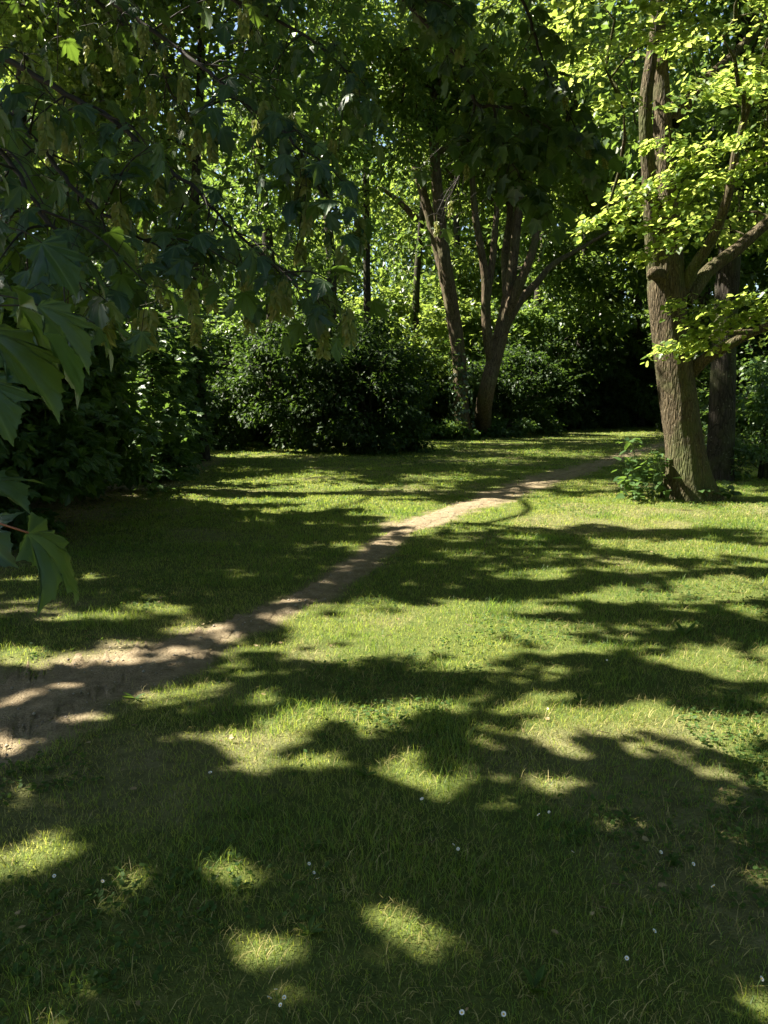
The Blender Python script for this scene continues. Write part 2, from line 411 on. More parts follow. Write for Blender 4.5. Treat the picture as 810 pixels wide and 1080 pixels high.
M_MAPLE = leaf_mat('maple_leaf', [(0, (.022, .054, .030)), (.6, (.030, .068, .032)), (1, (.045, .085, .03))],
                   [(0, (.10, .19, .02)), (1, (.17, .27, .03))], .34, .45, .45, vein=(.11, .16, .07), under=(.07, .125, .035))
M_MAPLE_FAR = leaf_mat('maple_crown_leaf', [(0, (.025, .055, .02)), (1, (.045, .085, .03))], [(0, (.08, .14, .02)), (1, (.13, .21, .03))], .26, .4, .4)
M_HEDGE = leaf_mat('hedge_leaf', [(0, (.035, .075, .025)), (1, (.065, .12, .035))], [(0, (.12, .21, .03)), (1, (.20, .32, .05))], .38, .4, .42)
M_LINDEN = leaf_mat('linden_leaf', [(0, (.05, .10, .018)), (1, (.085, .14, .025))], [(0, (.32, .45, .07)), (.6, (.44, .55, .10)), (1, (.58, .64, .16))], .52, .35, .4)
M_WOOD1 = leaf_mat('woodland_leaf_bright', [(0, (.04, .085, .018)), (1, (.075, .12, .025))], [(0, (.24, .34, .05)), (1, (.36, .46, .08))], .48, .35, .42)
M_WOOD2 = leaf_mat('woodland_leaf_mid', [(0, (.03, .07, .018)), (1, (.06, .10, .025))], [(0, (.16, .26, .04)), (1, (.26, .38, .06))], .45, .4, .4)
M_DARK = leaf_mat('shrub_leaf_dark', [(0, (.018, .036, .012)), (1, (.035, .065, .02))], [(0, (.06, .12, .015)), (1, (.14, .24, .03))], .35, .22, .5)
M_SEED = leaf_mat('maple_seed', [(0, (.17, .21, .055)), (1, (.27, .26, .09))], [(0, (.24, .30, .06)), (1, (.34, .34, .10))], .4, .3, .5)
M_IVY = leaf_mat('ivy_leaf', [(0, (.02, .045, .018)), (1, (.045, .08, .03))], [(0, (.08, .14, .02)), (1, (.14, .22, .03))], .25, .6, .3)
M_GRASS = leaf_mat('grass_blade', [(0, (.042, .098, .026)), (.45, (.085, .152, .036)), (.8, (.16, .20, .048)), (1, (.26, .24, .085))],
                   [(0, (.29, .44, .05)), (.5, (.49, .59, .07)), (1, (.68, .63, .17))], .45, .3, .45)
M_DRY = leaf_mat('dry_grass', [(0, (.20, .18, .055)), (.5, (.30, .26, .09)), (1, (.42, .37, .16))], [(0, (.16, .14, .05)), (1, (.30, .26, .12))], .3, .2, .6)
M_WEED = leaf_mat('weed_leaf', [(0, (.035, .075, .02)), (1, (.06, .11, .03))], [(0, (.15, .25, .03)), (1, (.24, .36, .05))], .4, .15, .6)
M_LITTER = leaf_mat('dead_leaf', [(0, (.09, .06, .03)), (.5, (.22, .16, .08)), (1, (.36, .29, .16))], [(0, (.1, .07, .03)), (1, (.25, .2, .09))], .15, .2, .6)
M_PEB = leaf_mat('pebble', [(0, (.16, .13, .10)), (1, (.38, .34, .28))], [(0, (.1, .1, .1)), (1, (.2, .2, .2))], 0.0, .2, .8)
M_BARK_L = bark_mat('linden_bark', (.042, .034, .02), (.155, .122, .074), mossamt=.75, scale=1.5, bump=1.0)
M_BARK_M = bark_mat('maple_bark', (.05, .042, .034), (.14, .115, .09), mossamt=.4)
M_BARK_T = bark_mat('twin_bark', (.055, .04, .026), (.19, .145, .095), mossamt=.4, scale=.8)
M_BARK_D = bark_mat('woodland_bark', (.022, .019, .015), (.065, .055, .043), mossamt=.5, scale=.8)
M_TWIG = plain('maple_twig', (.030, .024, .02), .75)
M_PET = plain('red_leaf_stalk', (.24, .085, .05), .5)
M_PETAL = plain('daisy_petal', (.80, .80, .78), .6)
M_DISC = plain('daisy_disc', (.70, .42, .03), .7)
M_STEM = plain('flower_stalk', (.07, .12, .03), .6)

def ground_mat(name, path=False):
    m, nt, out = mat(name)
    tc = N(nt, 'ShaderNodeTexCoord'); g = tc.outputs['Object']
    a = noise(nt, g, 1.1, 5, .6); b = noise(nt, g, 9, 6, .7); c = noise(nt, g, 70, 4, .6)
    soil = ramp(nt, b, [(.25, (.15, .115, .07)), (.55, (.27, .216, .138)), (.8, (.39, .325, .225))])
    soil = mixc(nt, .6, soil, ramp(nt, c, [(.3, (.45, .43, .4)), (.6, (1, 1, 1)), (.75, (1.25, 1.22, 1.15))]), 'MULTIPLY')
    if path:
        vo = N(nt, 'ShaderNodeTexVoronoi'); vo.inputs['Scale'].default_value = 55; nt.links.new(g, vo.inputs['Vector'])
        peb = ramp(nt, vo.outputs['Distance'], [(.12, (1, 1, 1)), (.2, (0, 0, 0))])
        sel = ramp(nt, vo.outputs['Color'], [(.62, (0, 0, 0)), (.66, (.8, .8, .8))])
        f = mixc(nt, 1.0, peb, sel, 'MULTIPLY')
        soil = mixc(nt, f, soil, (.36, .31, .25))
        col = soil
    else:
        th = ramp(nt, b, [(.3, (.05, .075, .018)), (.6, (.10, .12, .03)), (.8, (.17, .17, .06))])
        at_ = N(nt, 'ShaderNodeAttribute', attribute_name='vein')
        col = mixc(nt, at_.outputs['Fac'], th, soil)
    p = N(nt, 'ShaderNodeBsdfPrincipled'); nt.links.new(col, p.inputs['Base Color']); p.inputs['Roughness'].default_value = .95; p.inputs['Specular IOR Level'].default_value = .1
    bp = N(nt, 'ShaderNodeBump'); bp.inputs['Strength'].default_value = .8; bp.inputs['Distance'].default_value = .03
    s = N(nt, 'ShaderNodeMath', operation='ADD'); nt.links.new(b, s.inputs[0]); nt.links.new(c, s.inputs[1]); nt.links.new(s.outputs[0], bp.inputs['Height'])
    nt.links.new(bp.outputs[0], p.inputs['Normal']); nt.links.new(p.outputs[0], out.inputs[0]); return m

# ------------------------------------------------------------------ ground and path
def gz(x, y):
    x = np.asarray(x, float); y = np.asarray(y, float)
    return (.05 * (fbm(x * .35, y * .35, s=41) - .5) + .03 * (vn(x * 1.7, y * 1.7, s=44) - .5)) * 1.0
PU = np.array([(-900, 800), (-300, 735), (0, 688), (100, 672), (180, 657), (250, 641), (300, 623), (345, 600), (385, 573), (405, 550), (430, 541), (460, 535), (500, 519), (545, 505), (600, 489), (640, 479), (700, 464), (760, 457)], float)
PL = np.array([(-900, 1000), (-300, 900), (0, 832), (60, 800), (130, 757), (200, 718), (250, 680), (300, 655), (350, 634), (385, 612), (415, 588), (440, 564), (480, 550), (520, 540), (560, 524), (620, 503), (665, 485), (720, 468), (770, 459)], float)
def path_t(x, y):                           # 0 on the lawn .. 1 on the trodden path
    g = np.stack([x, y, np.zeros_like(x)], 1); px, py = proj(g)
    u = np.interp(px, PU[:, 0], PU[:, 1]); l = np.interp(px, PL[:, 0], PL[:, 1])
    t = np.minimum(py - u, l - py) / (l - u) + .34 * (fbm(x * 1.5, y * 1.5, s=50) - .5) + .34 * (fbm(x * 5, y * 5, s=52) - .5)
    v = sstep(-.04, .32, t)
    v = v * np.interp(px, [540, 660, 765], [1, .75, .4])
    return np.where((px > 765) | (y > 60) | (y < 0), 0, v)
def bare(x, y):                             # thin, worn turf
    g = np.stack([x, y, np.zeros_like(x)], 1); px, py = proj(g)
    b = .6 * sstep(.50, .62, fbm(x * 1.2, y * 1.2, s=60)) * sstep(330, 150, px) * sstep(620, 650, py) * sstep(860, 780, py)
    hed = sstep(-3.2, -4.3, x + .25 * (y - 9) * .12) * (y < 21)
    n = .3 * sstep(.58, .70, fbm(x * .9, y * .9, s=64))
    return np.clip(np.maximum(np.maximum(b, hed * .9), n), 0, 1)

def grid_axis(lo, hi, fine_lo, fine_hi, step, n_out):
    a = np.arange(fine_lo, fine_hi + 1e-6, step)
    l = fine_lo - np.geomspace(step, fine_lo - lo, n_out)[::-1] if lo < fine_lo else np.array([])
    r = fine_hi + np.geomspace(step, hi - fine_hi, n_out)
    return np.concatenate([l, a, r])
gx = grid_axis(-400, 400, -11, 13, .1, 40); gy = grid_axis(-300, 600, 0, 26, .1, 45)
X, Y = np.meshgrid(gx, gy); xs, ys = X.ravel(), Y.ravel()
gm = MB(); w = len(gx)
i = (np.arange(len(gy) - 1)[:, None] * w + np.arange(w - 1)[None]).ravel()
gm.add(np.stack([xs, ys, gz(xs, ys)], 1), np.stack([i, i + 1, i + w + 1, i + w], 1), 0, np.clip(np.maximum(path_t(xs, ys), bare(xs, ys)), 0, 1))
ground = gm.build('ground', ground_mat('lawn_soil')); ground['kind'] = 'structure'

pm = MB()
m_ = 260
pxs = np.concatenate([np.linspace(-900, 0, 40)[:-1], np.linspace(0, 765, m_)])
rows = []
for k, px in enumerate(pxs):
    a = P(px, np.interp(px, PU[:, 0], PU[:, 1])); b = P(px, np.interp(px, PL[:, 0], PL[:, 1]))
    e0, e1 = .22 * fbm(np.array([k * .33]), np.array([2.]), s=71)[0] + .16 * vn(np.array([k * 1.1]), np.array([4.]), s=73)[0], .22 * fbm(np.array([k * .33]), np.array([9.]), s=72)[0] + .16 * vn(np.array([k * 1.1]), np.array([7.]), s=74)[0]
    fd = np.interp(px, [0, 500, 580, 765], [0, .02, .20, .36]); e0 += fd; e1 += fd
    e0 += .09; e1 += .09
    rows.append([a + (b - a) * t for t in np.linspace(e0, 1 - e1, 14)])
pv = np.array(rows).reshape(-1, 3); cc = 14
cen = np.abs(np.tile(np.linspace(-1, 1, cc), len(pxs)))
pv[:, 2] = gz(pv[:, 0], pv[:, 1]) + .012 - .010 * cen ** 4 + .006 * (vn(pv[:, 0] * 5, pv[:, 1] * 5, s=77) - .5)
i = (np.arange(len(pxs) - 1)[:, None] * cc + np.arange(cc - 1)[None]).ravel()
pm.add(pv, np.stack([i, i + cc, i + cc + 1, i + 1], 1))
pth = pm.build('dirt_path', ground_mat('path_soil', True)); pth['kind'] = 'structure'

# ------------------------------------------------------------------ grass
def blades(mb, x, y, h, wd, lean, rnd):
    n = len(x); a = rng.random(n) * 2 * PI; b = a + rng.normal(size=n) * .8 + PI / 2
    base = np.stack([x, y, gz(x, y) - .004], 1)
    s = np.stack([np.cos(b), np.sin(b), np.zeros(n)], 1) * (wd / 2)[:, None]
    d = np.stack([np.cos(a), np.sin(a), np.zeros(n)], 1)
    L = lean[:, None]; H = h[:, None]
    mid = base + d * H * L * .35 + np.array([0, 0, 1.0]) * H * (.55 - .1 * L)
    tip = base + d * H * L * 1.0 + np.array([0, 0, 1.0]) * H * np.sqrt(np.clip(1 - (L * .85) ** 2, .03, 1))
    v = np.stack([base - s, base + s, mid + s * .8, mid - s * .8, tip], 1).reshape(-1, 3)
    o = (np.arange(n) * 5)[:, None]
    mb.add(v, [o + np.array([[0, 1, 2, 3]]), o + np.array([[3, 2, 4]])], np.repeat(rnd, 5))
def scatter(y0, y1, dens, pad=.5):
    x1 = y1 * .52 + pad + .4
    n = int(dens * 1.25 * (y1 - y0) * 2 * x1)
    x = rng.uniform(-x1, x1, n); y = rng.uniform(y0, y1, n)
    k = np.abs(x) < y * .52 + pad + .3
    return x[k], y[k]
gb, db = MB(), MB()
for y0, y1, dens in ((.8, 2.6, 5200), (2.6, 4, 4600), (4, 6, 3200), (6, 9, 1900), (9, 13, 1500), (13, 18, 850), (18, 26, 420), (26, 44, 170)):
    x, y = scatter(y0, y1, dens)
    pt, ba = path_t(x, y), bare(x, y)
    cl = fbm(x * 2.6, y * 2.6, s=80); big = fbm(x * .7, y * .7, s=83); tuft = sstep(.60, .78, vn(x * 3.3, y * 3.3, s=85))
    hed = (x < -4.6) & (y < 21)
    keep = rng.random(len(x)) < (1 - .98 * sstep(.12, .75, pt)) * (1 - .75 * ba) * np.clip(.25 + 1.5 * cl - .15, .15, 1) * np.where(hed, .1, 1)
    x, y, cl, big, tuft, ba, pt = (q[keep] for q in (x, y, cl, big, tuft, ba, pt))
    n = len(x)
    h = (.016 + .021 * big + .019 * cl + .048 * tuft * rng.random(n)) * rng.uniform(.5, 1.35, n) * (1 - .5 * np.maximum(ba, pt))
    wd = np.maximum(.0024, .00050 * y) * rng.uniform(.7, 1.5, n)
    lean = np.clip(rng.beta(2, 1.8, n) * 1.15, .05, 1.1)
    rnd = np.clip(.42 * rng.random(n) + .5 * (1 - big) + .12 * rng.normal(size=n) + .5 * (fbm(x * 1.4, y * 1.4, s=87) - .5) + .25 * ba - .25 * tuft, 0, 1)
    blades(gb, x, y, h, wd, lean, rnd)
    x, y = scatter(y0, y1, dens * .19)
    ba, pt = bare(x, y), path_t(x, y)
    keep = rng.random(len(x)) < (.25 + .75 * sstep(.42, .6, fbm(x * 1.6, y * 1.6, s=90))) * (1 - .9 * pt)
    x, y = x[keep], y[keep]; n = len(x)
    blades(db, x, y, rng.uniform(.03, .075, n), np.maximum(.0026, .00045 * y) * rng.uniform(.7, 1.4, n), rng.uniform(.75, 1.12, n), rng.random(n))
grass = gb.build('grass', M_GRASS, smooth=False); grass['kind'] = 'stuff'
dry = db.build('dry_grass', M_DRY, smooth=False); dry['kind'] = 'stuff'
# broad low leaves between the blades
wb = MB()
for y0, y1, dens in ((.8, 4, 560), (4, 8, 190), (8, 14, 60), (14, 24, 18)):
    x, y = scatter(y0, y1, dens)
    keep = (rng.random(len(x)) < sstep(.48, .62, fbm(x * 1.1, y * 1.1, s=95))) & (path_t(x, y) < .4)
    x, y = x[keep], y[keep]; n = len(x)
    for rep in range(3):
        a = rng.random(n) * 2 * PI
        pos = np.stack([x, y, gz(x, y) + rng.uniform(.005, .03, n)], 1)
        tip = np.stack([np.cos(a), np.sin(a), rng.uniform(.1, .9, n)], 1)
        put_leaves(wb, OVAL, pos, tip, np.array([0, 0, 1.0]) + rng.normal(size=(n, 3)) * .3, rng.uniform(.010, .023, n) * np.maximum(1, y / 8))
weeds = wb.build('ground_cover', M_WEED); weeds['kind'] = 'stuff'

lm_ = MB()
for y0, y1, dens in ((.8, 4, 16), (4, 9, 10), (9, 20, 5)):
    x, y = scatter(y0, y1, dens)
    keep = rng.random(len(x)) < .25 + .75 * np.maximum(bare(x, y), .6 * path_t(x, y)); x, y = x[keep], y[keep]; n = len(x); a = rng.random(n) * 2 * PI
    pos = np.stack([x, y, gz(x, y) + rng.uniform(.012, .03, n)], 1)
    put_leaves(lm_, OVAL + MAPLE_LO, pos, np.stack([np.cos(a), np.sin(a), rng.uniform(-.2, .3, n)], 1), np.array([0, 0, 1.0]) + rng.normal(size=(n, 3)) * .3, rng.uniform(.010, .032, n))
    for i in range(0, n, 5):
        L = rng.uniform(.03, .12); d = np.array([math.cos(a[i]), math.sin(a[i]), 0]); p0 = pos[i] + [.05, .03, 0]
        tube(lm_, cr([p0, p0 + d * L * .5 + rng.normal(size=3) * .006, p0 + d * L], 4), .0018, 4, rnd=.1)
lit_ = lm_.build('leaf_litter', M_LITTER, smooth=False); lit_['kind'] = 'stuff'
pb = MB(); ico = np.array([(0, 0, 1), (.9, 0, .2), (.25, .85, .2), (-.75, .5, .2), (-.7, -.55, .2), (.3, -.9, .2), (0, 0, -.6)], float)
icf = np.array([(0, 1, 2), (0, 2, 3), (0, 3, 4), (0, 4, 5), (0, 5, 1), (6, 2, 1), (6, 3, 2), (6, 4, 3), (6, 5, 4), (6, 1, 5)])
x = rng.uniform(-7, 2, 9000); y = rng.uniform(3.2, 12, 9000); k = path_t(x, y) > rng.uniform(.3, 1, 9000); x, y = x[k], y[k]
for i in range(len(x)):
    r_ = .004 + .010 * rng.random() ** 3; c_, s_ = math.cos(i), math.sin(i)
    v = ico * r_ * rng.uniform(.7, 1.2, 3); v = np.stack([v[:, 0] * c_ - v[:, 1] * s_, v[:, 0] * s_ + v[:, 1] * c_, v[:, 2]], 1)
    pb.add(v + [x[i], y[i], float(gz(x[i:i + 1], y[i:i + 1])[0]) + .012], icf, rng.random())
peb = pb.build('pebbles', M_PEB); peb['kind'] = 'stuff'

# ------------------------------------------------------------------ daisies
def daisy(px, py, label, group):
    c = P(px, py, .05); x, y = c[0], c[1]; z0 = float(gz(np.array([x]), np.array([y]))[0])
    hh = random.uniform(.045, .07); c[2] = z0 + hh
    e = empty('daisy', (x, y, z0), label, 'flower', group)
    r = random.uniform(.0052, .0082); tilt = np.array([random.uniform(-.8, .8), random.uniform(-.9, .6), 1.0]); tilt /= np.linalg.norm(tilt)
    u = unit(np.cross(tilt, [0, 1.0, .2])); w = np.cross(tilt, u)
    mb = MB(); k = 16
    for i in range(k):
        a = 2 * PI * i / k; d = u * math.cos(a) + w * math.sin(a); s = np.cross(tilt, d)
        v = np.array([c + d * .002, c + d * r * .6 + s * r * .17 + tilt * .001, c + d * r + s * r * .1 + tilt * .002, c + d * r - s * r * .1 + tilt * .002, c + d * r * .6 - s * r * .17 + tilt * .001])
        mb.add(v, np.array([[0, 1, 2, 3, 4]]))
    mb.build('petal_ring', M_PETAL, e)
    mb = MB(); tube(mb, [c - tilt * .001, c + tilt * .0012, c + tilt * .0024], [r * .36, r * .34, r * .12], 10); mb.build('flower_disc', M_DISC, e)
    mb = MB(); tube(mb, cr([(x, y, z0 - .005), (x + random.uniform(-.01, .01), y, z0 + hh * .5), c], 5), .0011, 5); mb.build('flower_stalk', M_STEM, e)
for q in ((284, 1060), (291, 1054), (300, 1062), (296, 1067)):
    daisy(*q, 'white daisy in the tight cluster of four at the near edge of the lawn', 'daisies in the tight cluster of four')
for q in ((326, 918), (331, 923), (335, 936)):
    daisy(*q, 'white daisy in the loose group of three in the shaded grass left of the middle', 'daisies in the loose group of three')
for q in ((478, 897), (483, 903)):
    daisy(*q, 'white daisy of the close pair in the shaded grass just right of the middle', 'daisies of the close pair')
for q in ((57, 921), (108, 929), (473, 852), (568, 865), (579, 861), (604, 898), (731, 913), (752, 940), (690, 982), (661, 1012), (803, 1032), (487, 1077), (531, 1076), (697, 898), (577, 752), (445, 845), (222, 822), (640, 700)):
    daisy(*q, 'single white daisy standing apart from other daisies in the short grass', 'single daisies scattered over the lawn')

# ------------------------------------------------------------------ small weeds standing in the lawn
def rosette(px, py, n, size, label, name='plantain', upright=.6):
    c = P(px, py); z0 = float(gz(np.array([c[0]]), np.array([c[1]]))[0])
    e = empty(name, (c[0], c[1], z0), label, 'weed')
    mb = MB(); a = rng.random(n) * 2 * PI
    pos = np.tile([c[0], c[1], z0 + .004], (n, 1))
    tip = np.stack([np.cos(a), np.sin(a), rng.uniform(.3, 1.0, n) * upright * 2], 1)
    put_leaves(mb, LANCE, pos, tip, np.array([0, 0, 1.0]) + rng.normal(size=(n, 3)) * .15, size * rng.uniform(.6, 1.1, n))
    mb.build('leaves', M_WEED, e)
rosette(722, 672, 6, .12, 'upright dark green weed alone in the short grass right of the sunlit patch', 'wild_weed', 1.6)
rosette(563, 1046, 7, .07, 'small upright plantain with light leaf edges at the near edge of the lawn', 'plantain', 1.2)
rosette(612, 742, 8, .06, 'low plantain in the sunlit streak of the middle lawn', 'plantain', .7)
rosette(385, 822, 8, .06, 'low plantain at the right end of the sunlit patch left of the middle', 'plantain', .6)
rosette(142, 738, 7, .07, 'low plantain growing on the bare earth of the path', 'plantain', .5)
rosette(325, 990, 8, .06, 'low plantain in the sunlit patch above the four daisies', 'plantain', .8)

# ------------------------------------------------------------------ big linden on the right
def stem(mb, pts, rad, n, seg, ridge=.0, seed=0, flare=None, lump=.0):
    p = cr(pts, n); r = np.interp(np.linspace(0, 1, n), np.linspace(0, 1, len(rad)), rad)
    tube(mb, p, r, seg, ridge, seed, flare, lump=lump); return p, r
D = 12.6
base = P(728, 526); D = base[1]
lind = empty('linden_tree', base, 'large linden with a sunlit mossy trunk and bright yellow-green lower boughs beside the lawn', 'tree')
def a3(px, py, dy=0): return at(px, py, D + dy)
tb = MB()
main = stem(tb, [base + [0, 0, -.1], a3(722, 470), a3(713, 400), a3(706, 340), a3(704, 300), a3(703, 250), a3(700, 180, .1), a3(698, 100, .2), a3(694, 10, .3), a3(690, -120, .3), a3(700, -300, .5)],
            [.36, .30, .275, .265, .28, .20, .145, .12, .10, .08, .05], 150, 72, .075, 3, (.36, .28, 5), .16)
left = stem(tb, [a3(694, 292), a3(689, 250, -.1), a3(684, 180, -.2), a3(681, 110, -.3), a3(690, 40, -.3), a3(700, -60, -.3)], [.16, .12, .10, .09, .075, .05], 60, 24, .10, 5)
r1 = stem(tb, [a3(716, 312), a3(732, 282, -.2), a3(752, 250, -.4), a3(768, 205, -.6), a3(778, 150, -.7), a3(800, 80, -.8)], [.12, .085, .075, .065, .05, .035], 60, 22, .08, 8)
r2 = stem(tb, [a3(722, 318), a3(748, 285, .2), a3(778, 262, .3), a3(812, 232, .4), a3(860, 190, .5), a3(930, 120, .8)], [.13, .10, .095, .085, .07, .045], 60, 24, .08, 11)
r3 = stem(tb, [a3(726, 394), a3(745, 378, -.2), a3(768, 364, -.4), a3(795, 350, -.5), a3(840, 332, -.6), a3(900, 300, -.6)], [.12, .085, .075, .065, .05, .03], 50, 18, .08, 14)
r4 = stem(tb, [a3(710, 130, .2), a3(740, 90, .3), a3(790, 40, .6), a3(850, -40, 1)], [.10, .08, .06, .04], 40, 14, .06, 17)
r5 = stem(tb, [a3(698, 215), a3(672, 205, -.5), a3(650, 215, -1.0), a3(632, 232, -1.3)], [.06, .035, .02, .008], 30, 8, 0, 19)
r6 = stem(tb, [a3(795, 350, -.5), a3(765, 352, -.9), a3(730, 360, -1.2), a3(705, 364, -1.3)], [.045, .03, .02, .008], 30, 8, 0, 20)
tube(tb, cr([a3(700, 292, -.1), a3(690, 288, -.28), a3(684, 292, -.36)], 8), [.13, .11, .10, .092, .084, .075, .06, .03], 20, .22, 23, lump=.3)     # the burl
sl = []                                         # sprays: (centre, direction, length, width, n)
trunk_xy = base[:2]
def out_dir(c):
    d = np.array([c[0] - trunk_xy[0], c[1] - trunk_xy[1], 0]); return unit(d + rng.normal(size=3) * [.5, .5, .1])
for px, py, dy in ((628, 232, -1.4), (645, 222, -1.2), (660, 218, -1.2), (668, 238, -1.3), (690, 262, -1.2), (675, 205, -1.0), (700, 232, -1.3), (715, 215, -1.2), (690, 190, -1.1), (716, 180, -1.3), (735, 195, -1.4),
                   (742, 168, -1.3), (728, 150, -1.2), (760, 185, -1.5), (765, 150, -1.4), (788, 175, -1.5), (795, 140, -1.4), (712, 250, -1.4), (735, 232, -1.5), (812, 160, -1.5), (700, 145, -1.0), (660, 195, -.9),
                   (708, 364, -1.5), (725, 358, -1.4), (742, 350, -1.4), (762, 344, -1.3), (780, 336, -1.3), (800, 326, -1.2), (770, 318, -1.2), (745, 328, -1.3), (722, 315, -1.4), (796, 310, -1.1), (815, 318, -1.1), (750, 362, -1.3)):
    c = a3(px, py, dy); d = unit(np.array([-.9, -.5, 0]) + rng.normal(size=3) * [.35, .35, .05])
    sl.append((c - d * .2, d, .55, .42, 46))
for k in range(120):
    px, py = rng.uniform(545, 960), rng.uniform(-230, 128)
    if px < 620 and py > 60: continue
    if abs(px - 697) < 22 and 30 < py < 200 : continue
    c = a3(px, py, rng.uniform(-2.6, 3.5)); sl.append((c, out_dir(c), .8, .6, 70))
for k in range(26):
    px, py = rng.uniform(630, 740), rng.uniform(-60, 130); c = a3(px, py, rng.uniform(-1.9, -.6)); sl.append((c, out_dir(c), .6, .45, 42))
for k in range(60):
    px, py = rng.uniform(560, 830), rng.uniform(-70, 118)
    if px < 610 and py > 60 or abs(px - 697) < 16 and py > 45: continue
    c = a3(px, py, rng.uniform(-2.8, -.5)); sl.append((c, out_dir(c), .75, .55, 60))
for k in range(46):
    px, py = rng.uniform(735, 960), rng.uniform(100, 250)
    c = a3(px, py, rng.uniform(.6, 3.2)); sl.append((c, out_dir(c), .7, .6, 55))
for k in range(80):                             # the crown above the picture
    t = rng.random() * 2 * PI; r = 3.6 * math.sqrt(rng.random()); c = np.array([base[0] + 1.2 + r * math.cos(t), base[1] + .5 + r * math.sin(t), rng.uniform(9, 14)])
    sl.append((c, out_dir(c), 1.0, .8, 60))
lb = MB()
kept = []
for i, (c, d, L, W, n) in enumerate(sl):
    pos, tip, nor = spray(c, d, L, W, int(n * 1.6))
    k = sun_keep(pos) | (i < 34)
    if k.mean() < .35: continue
    kept.append(c); pos, tip, nor = pos[k], tip[k], nor[k]
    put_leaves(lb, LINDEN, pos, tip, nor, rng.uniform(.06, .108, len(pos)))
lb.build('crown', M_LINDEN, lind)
skeleton(tb, [main, left, r1, r2, r3, r4, r5, r6], kept, .006, .0075, 5, .15)
tb.build('trunk', M_BARK_L, lind)
for k in range(15):                             # shoots round the foot
    ss, sb = MB(), MB()
    b0 = base + np.array([rng.uniform(-1.15, -.35) if k < 11 else rng.uniform(-.5, .6), rng.uniform(-.4, .25), 0])
    tp = b0 + np.array([rng.uniform(-.35, .1), rng.uniform(-.25, .1), rng.uniform(.35, 1.1) if k < 11 else rng.uniform(.12, .3)])
    pth_ = cr([b0, (b0 + tp) / 2 + [.05, 0, .06], tp], 8); tube(ss, pth_, np.linspace(.007, .002, 8), 5)
    n = 17; u = rng.random(n) ** .7; pos = np.array([pth_[int(q * 7)] for q in u]); d = rdir(n, .3); pos = pos + d * rng.uniform(0, .16, n)[:, None]
    put_leaves(sb, LINDEN, pos, d + [0, 0, -.1], np.array([0, 0, 1.0]) + rng.normal(size=(n, 3)) * .3, rng.uniform(.07, .15, n))
    sh = ss.build('foot_shoot', M_STEM, lind, origin=b0); sb.build('shoot_leaves', M_HEDGE, sh)

# ------------------------------------------------------------------ generic trees
DENS = 1.7
def tree(name, label, px, py, r0, H, cz, crad, ncl, per, size, lm, bm, lean=(0, 0), stems=None, seed=0, shapes=RH, flat=.6, cr_r=1.0, group='trees standing round the clearing', lowz=None, cull=True, pos0=None, shift=(0, 0)):
    b = P(px, py) if pos0 is None else np.array(pos0, float)
    e = empty(name, b, label, 'tree', group)
    tm = MB(); st = []
    if stems is None:
        top = b + np.array([lean[0], lean[1], H])
        j = rng.normal(size=(2, 3)) * [.25, .25, 0]
        st.append(stem(tm, [b + [0, 0, -.15], b + (top - b) * .3 + j[0], b + (top - b) * .65 + j[1], top], [r0 * 1.05, r0 * .85, r0 * .55, r0 * .18], 40, 18, .12, seed, (.35, .4, 4), .12))
    else:
        for pts, rad in stems: st.append(stem(tm, pts, rad, 60, 28, .11, seed + len(st), (.3, .4, 4) if len(st) == 0 else None, .16))
    c0 = b + np.array([lean[0] * .7 + shift[0], lean[1] * .7 + shift[1], cz])
    T = []
    while len(T) < ncl:
        d = rdir(1)[0]; r = rng.random() ** .42
        q = c0 + d * r * np.array(crad)
        if fbm(np.array([q[0] * .35]), np.array([q[1] * .35]), np.array([q[2] * .35]), seed + 7)[0] < .40: continue
        if lowz and q[2] < lowz: continue
        T.append(q)
    fm = MB(); kept = []
    for q in T:
        pos, tip, nor = clump(q, cr_r * rng.uniform(.7, 1.3), int(per * DENS), flat)
        if cull:
            k = sun_keep(pos); pos, tip, nor = pos[k], tip[k], nor[k]
            if k.mean() < .3: continue
        kept.append(q)
        put_leaves(fm, shapes, pos, tip, nor, 1.12 * size * rng.uniform(.65, 1.25, len(pos)))
    near = [(p_[len(p_) // 4:], r_[len(r_) // 4:]) for p_, r_ in st]
    skeleton(tm, near, kept, .014, .016 * max(.7, r0 / .3), 5, .14)
    tm.build('trunk', bm, e)
    fm.build('crown', lm, e, smooth=False)
    return e
# twin trees at the end of the lawn
DL = P(487, 463)[1]
def b3(px, py, dy=0): return at(px, py, DL + dy)
tree('broadleaf_tree', 'tree with ivy round its foot and a trunk forking into two tall stems', 487, 463, .5, 16, 13, (5.5, 4.5, 5), 95, 150, .19, M_WOOD1, M_BARK_T, seed=100,
     stems=[([P(487, 463) + [0, 0, -.2], b3(486, 420), b3(484, 380), b3(478, 335), b3(469, 290, .3), b3(459, 250, .5), b3(448, 210, .6), b3(436, 165, .8), b3(420, 100, 1), b3(400, 20, 1)], [.38, .28, .26, .25, .22, .19, .17, .16, .15, .11]),
            ([b3(481, 345), b3(474, 300, -.4), b3(466, 250, -.5), b3(461, 200, -.5), b3(457, 140, -.5), b3(452, 60, -.5), b3(455, -60, -.6)], [.22, .21, .2, .19, .17, .14, .09]),
            ([b3(440, 232, .7), b3(420, 212, .4), b3(398, 196, .2), b3(385, 190, 0)], [.13, .09, .05, .02])], lowz=6.5)
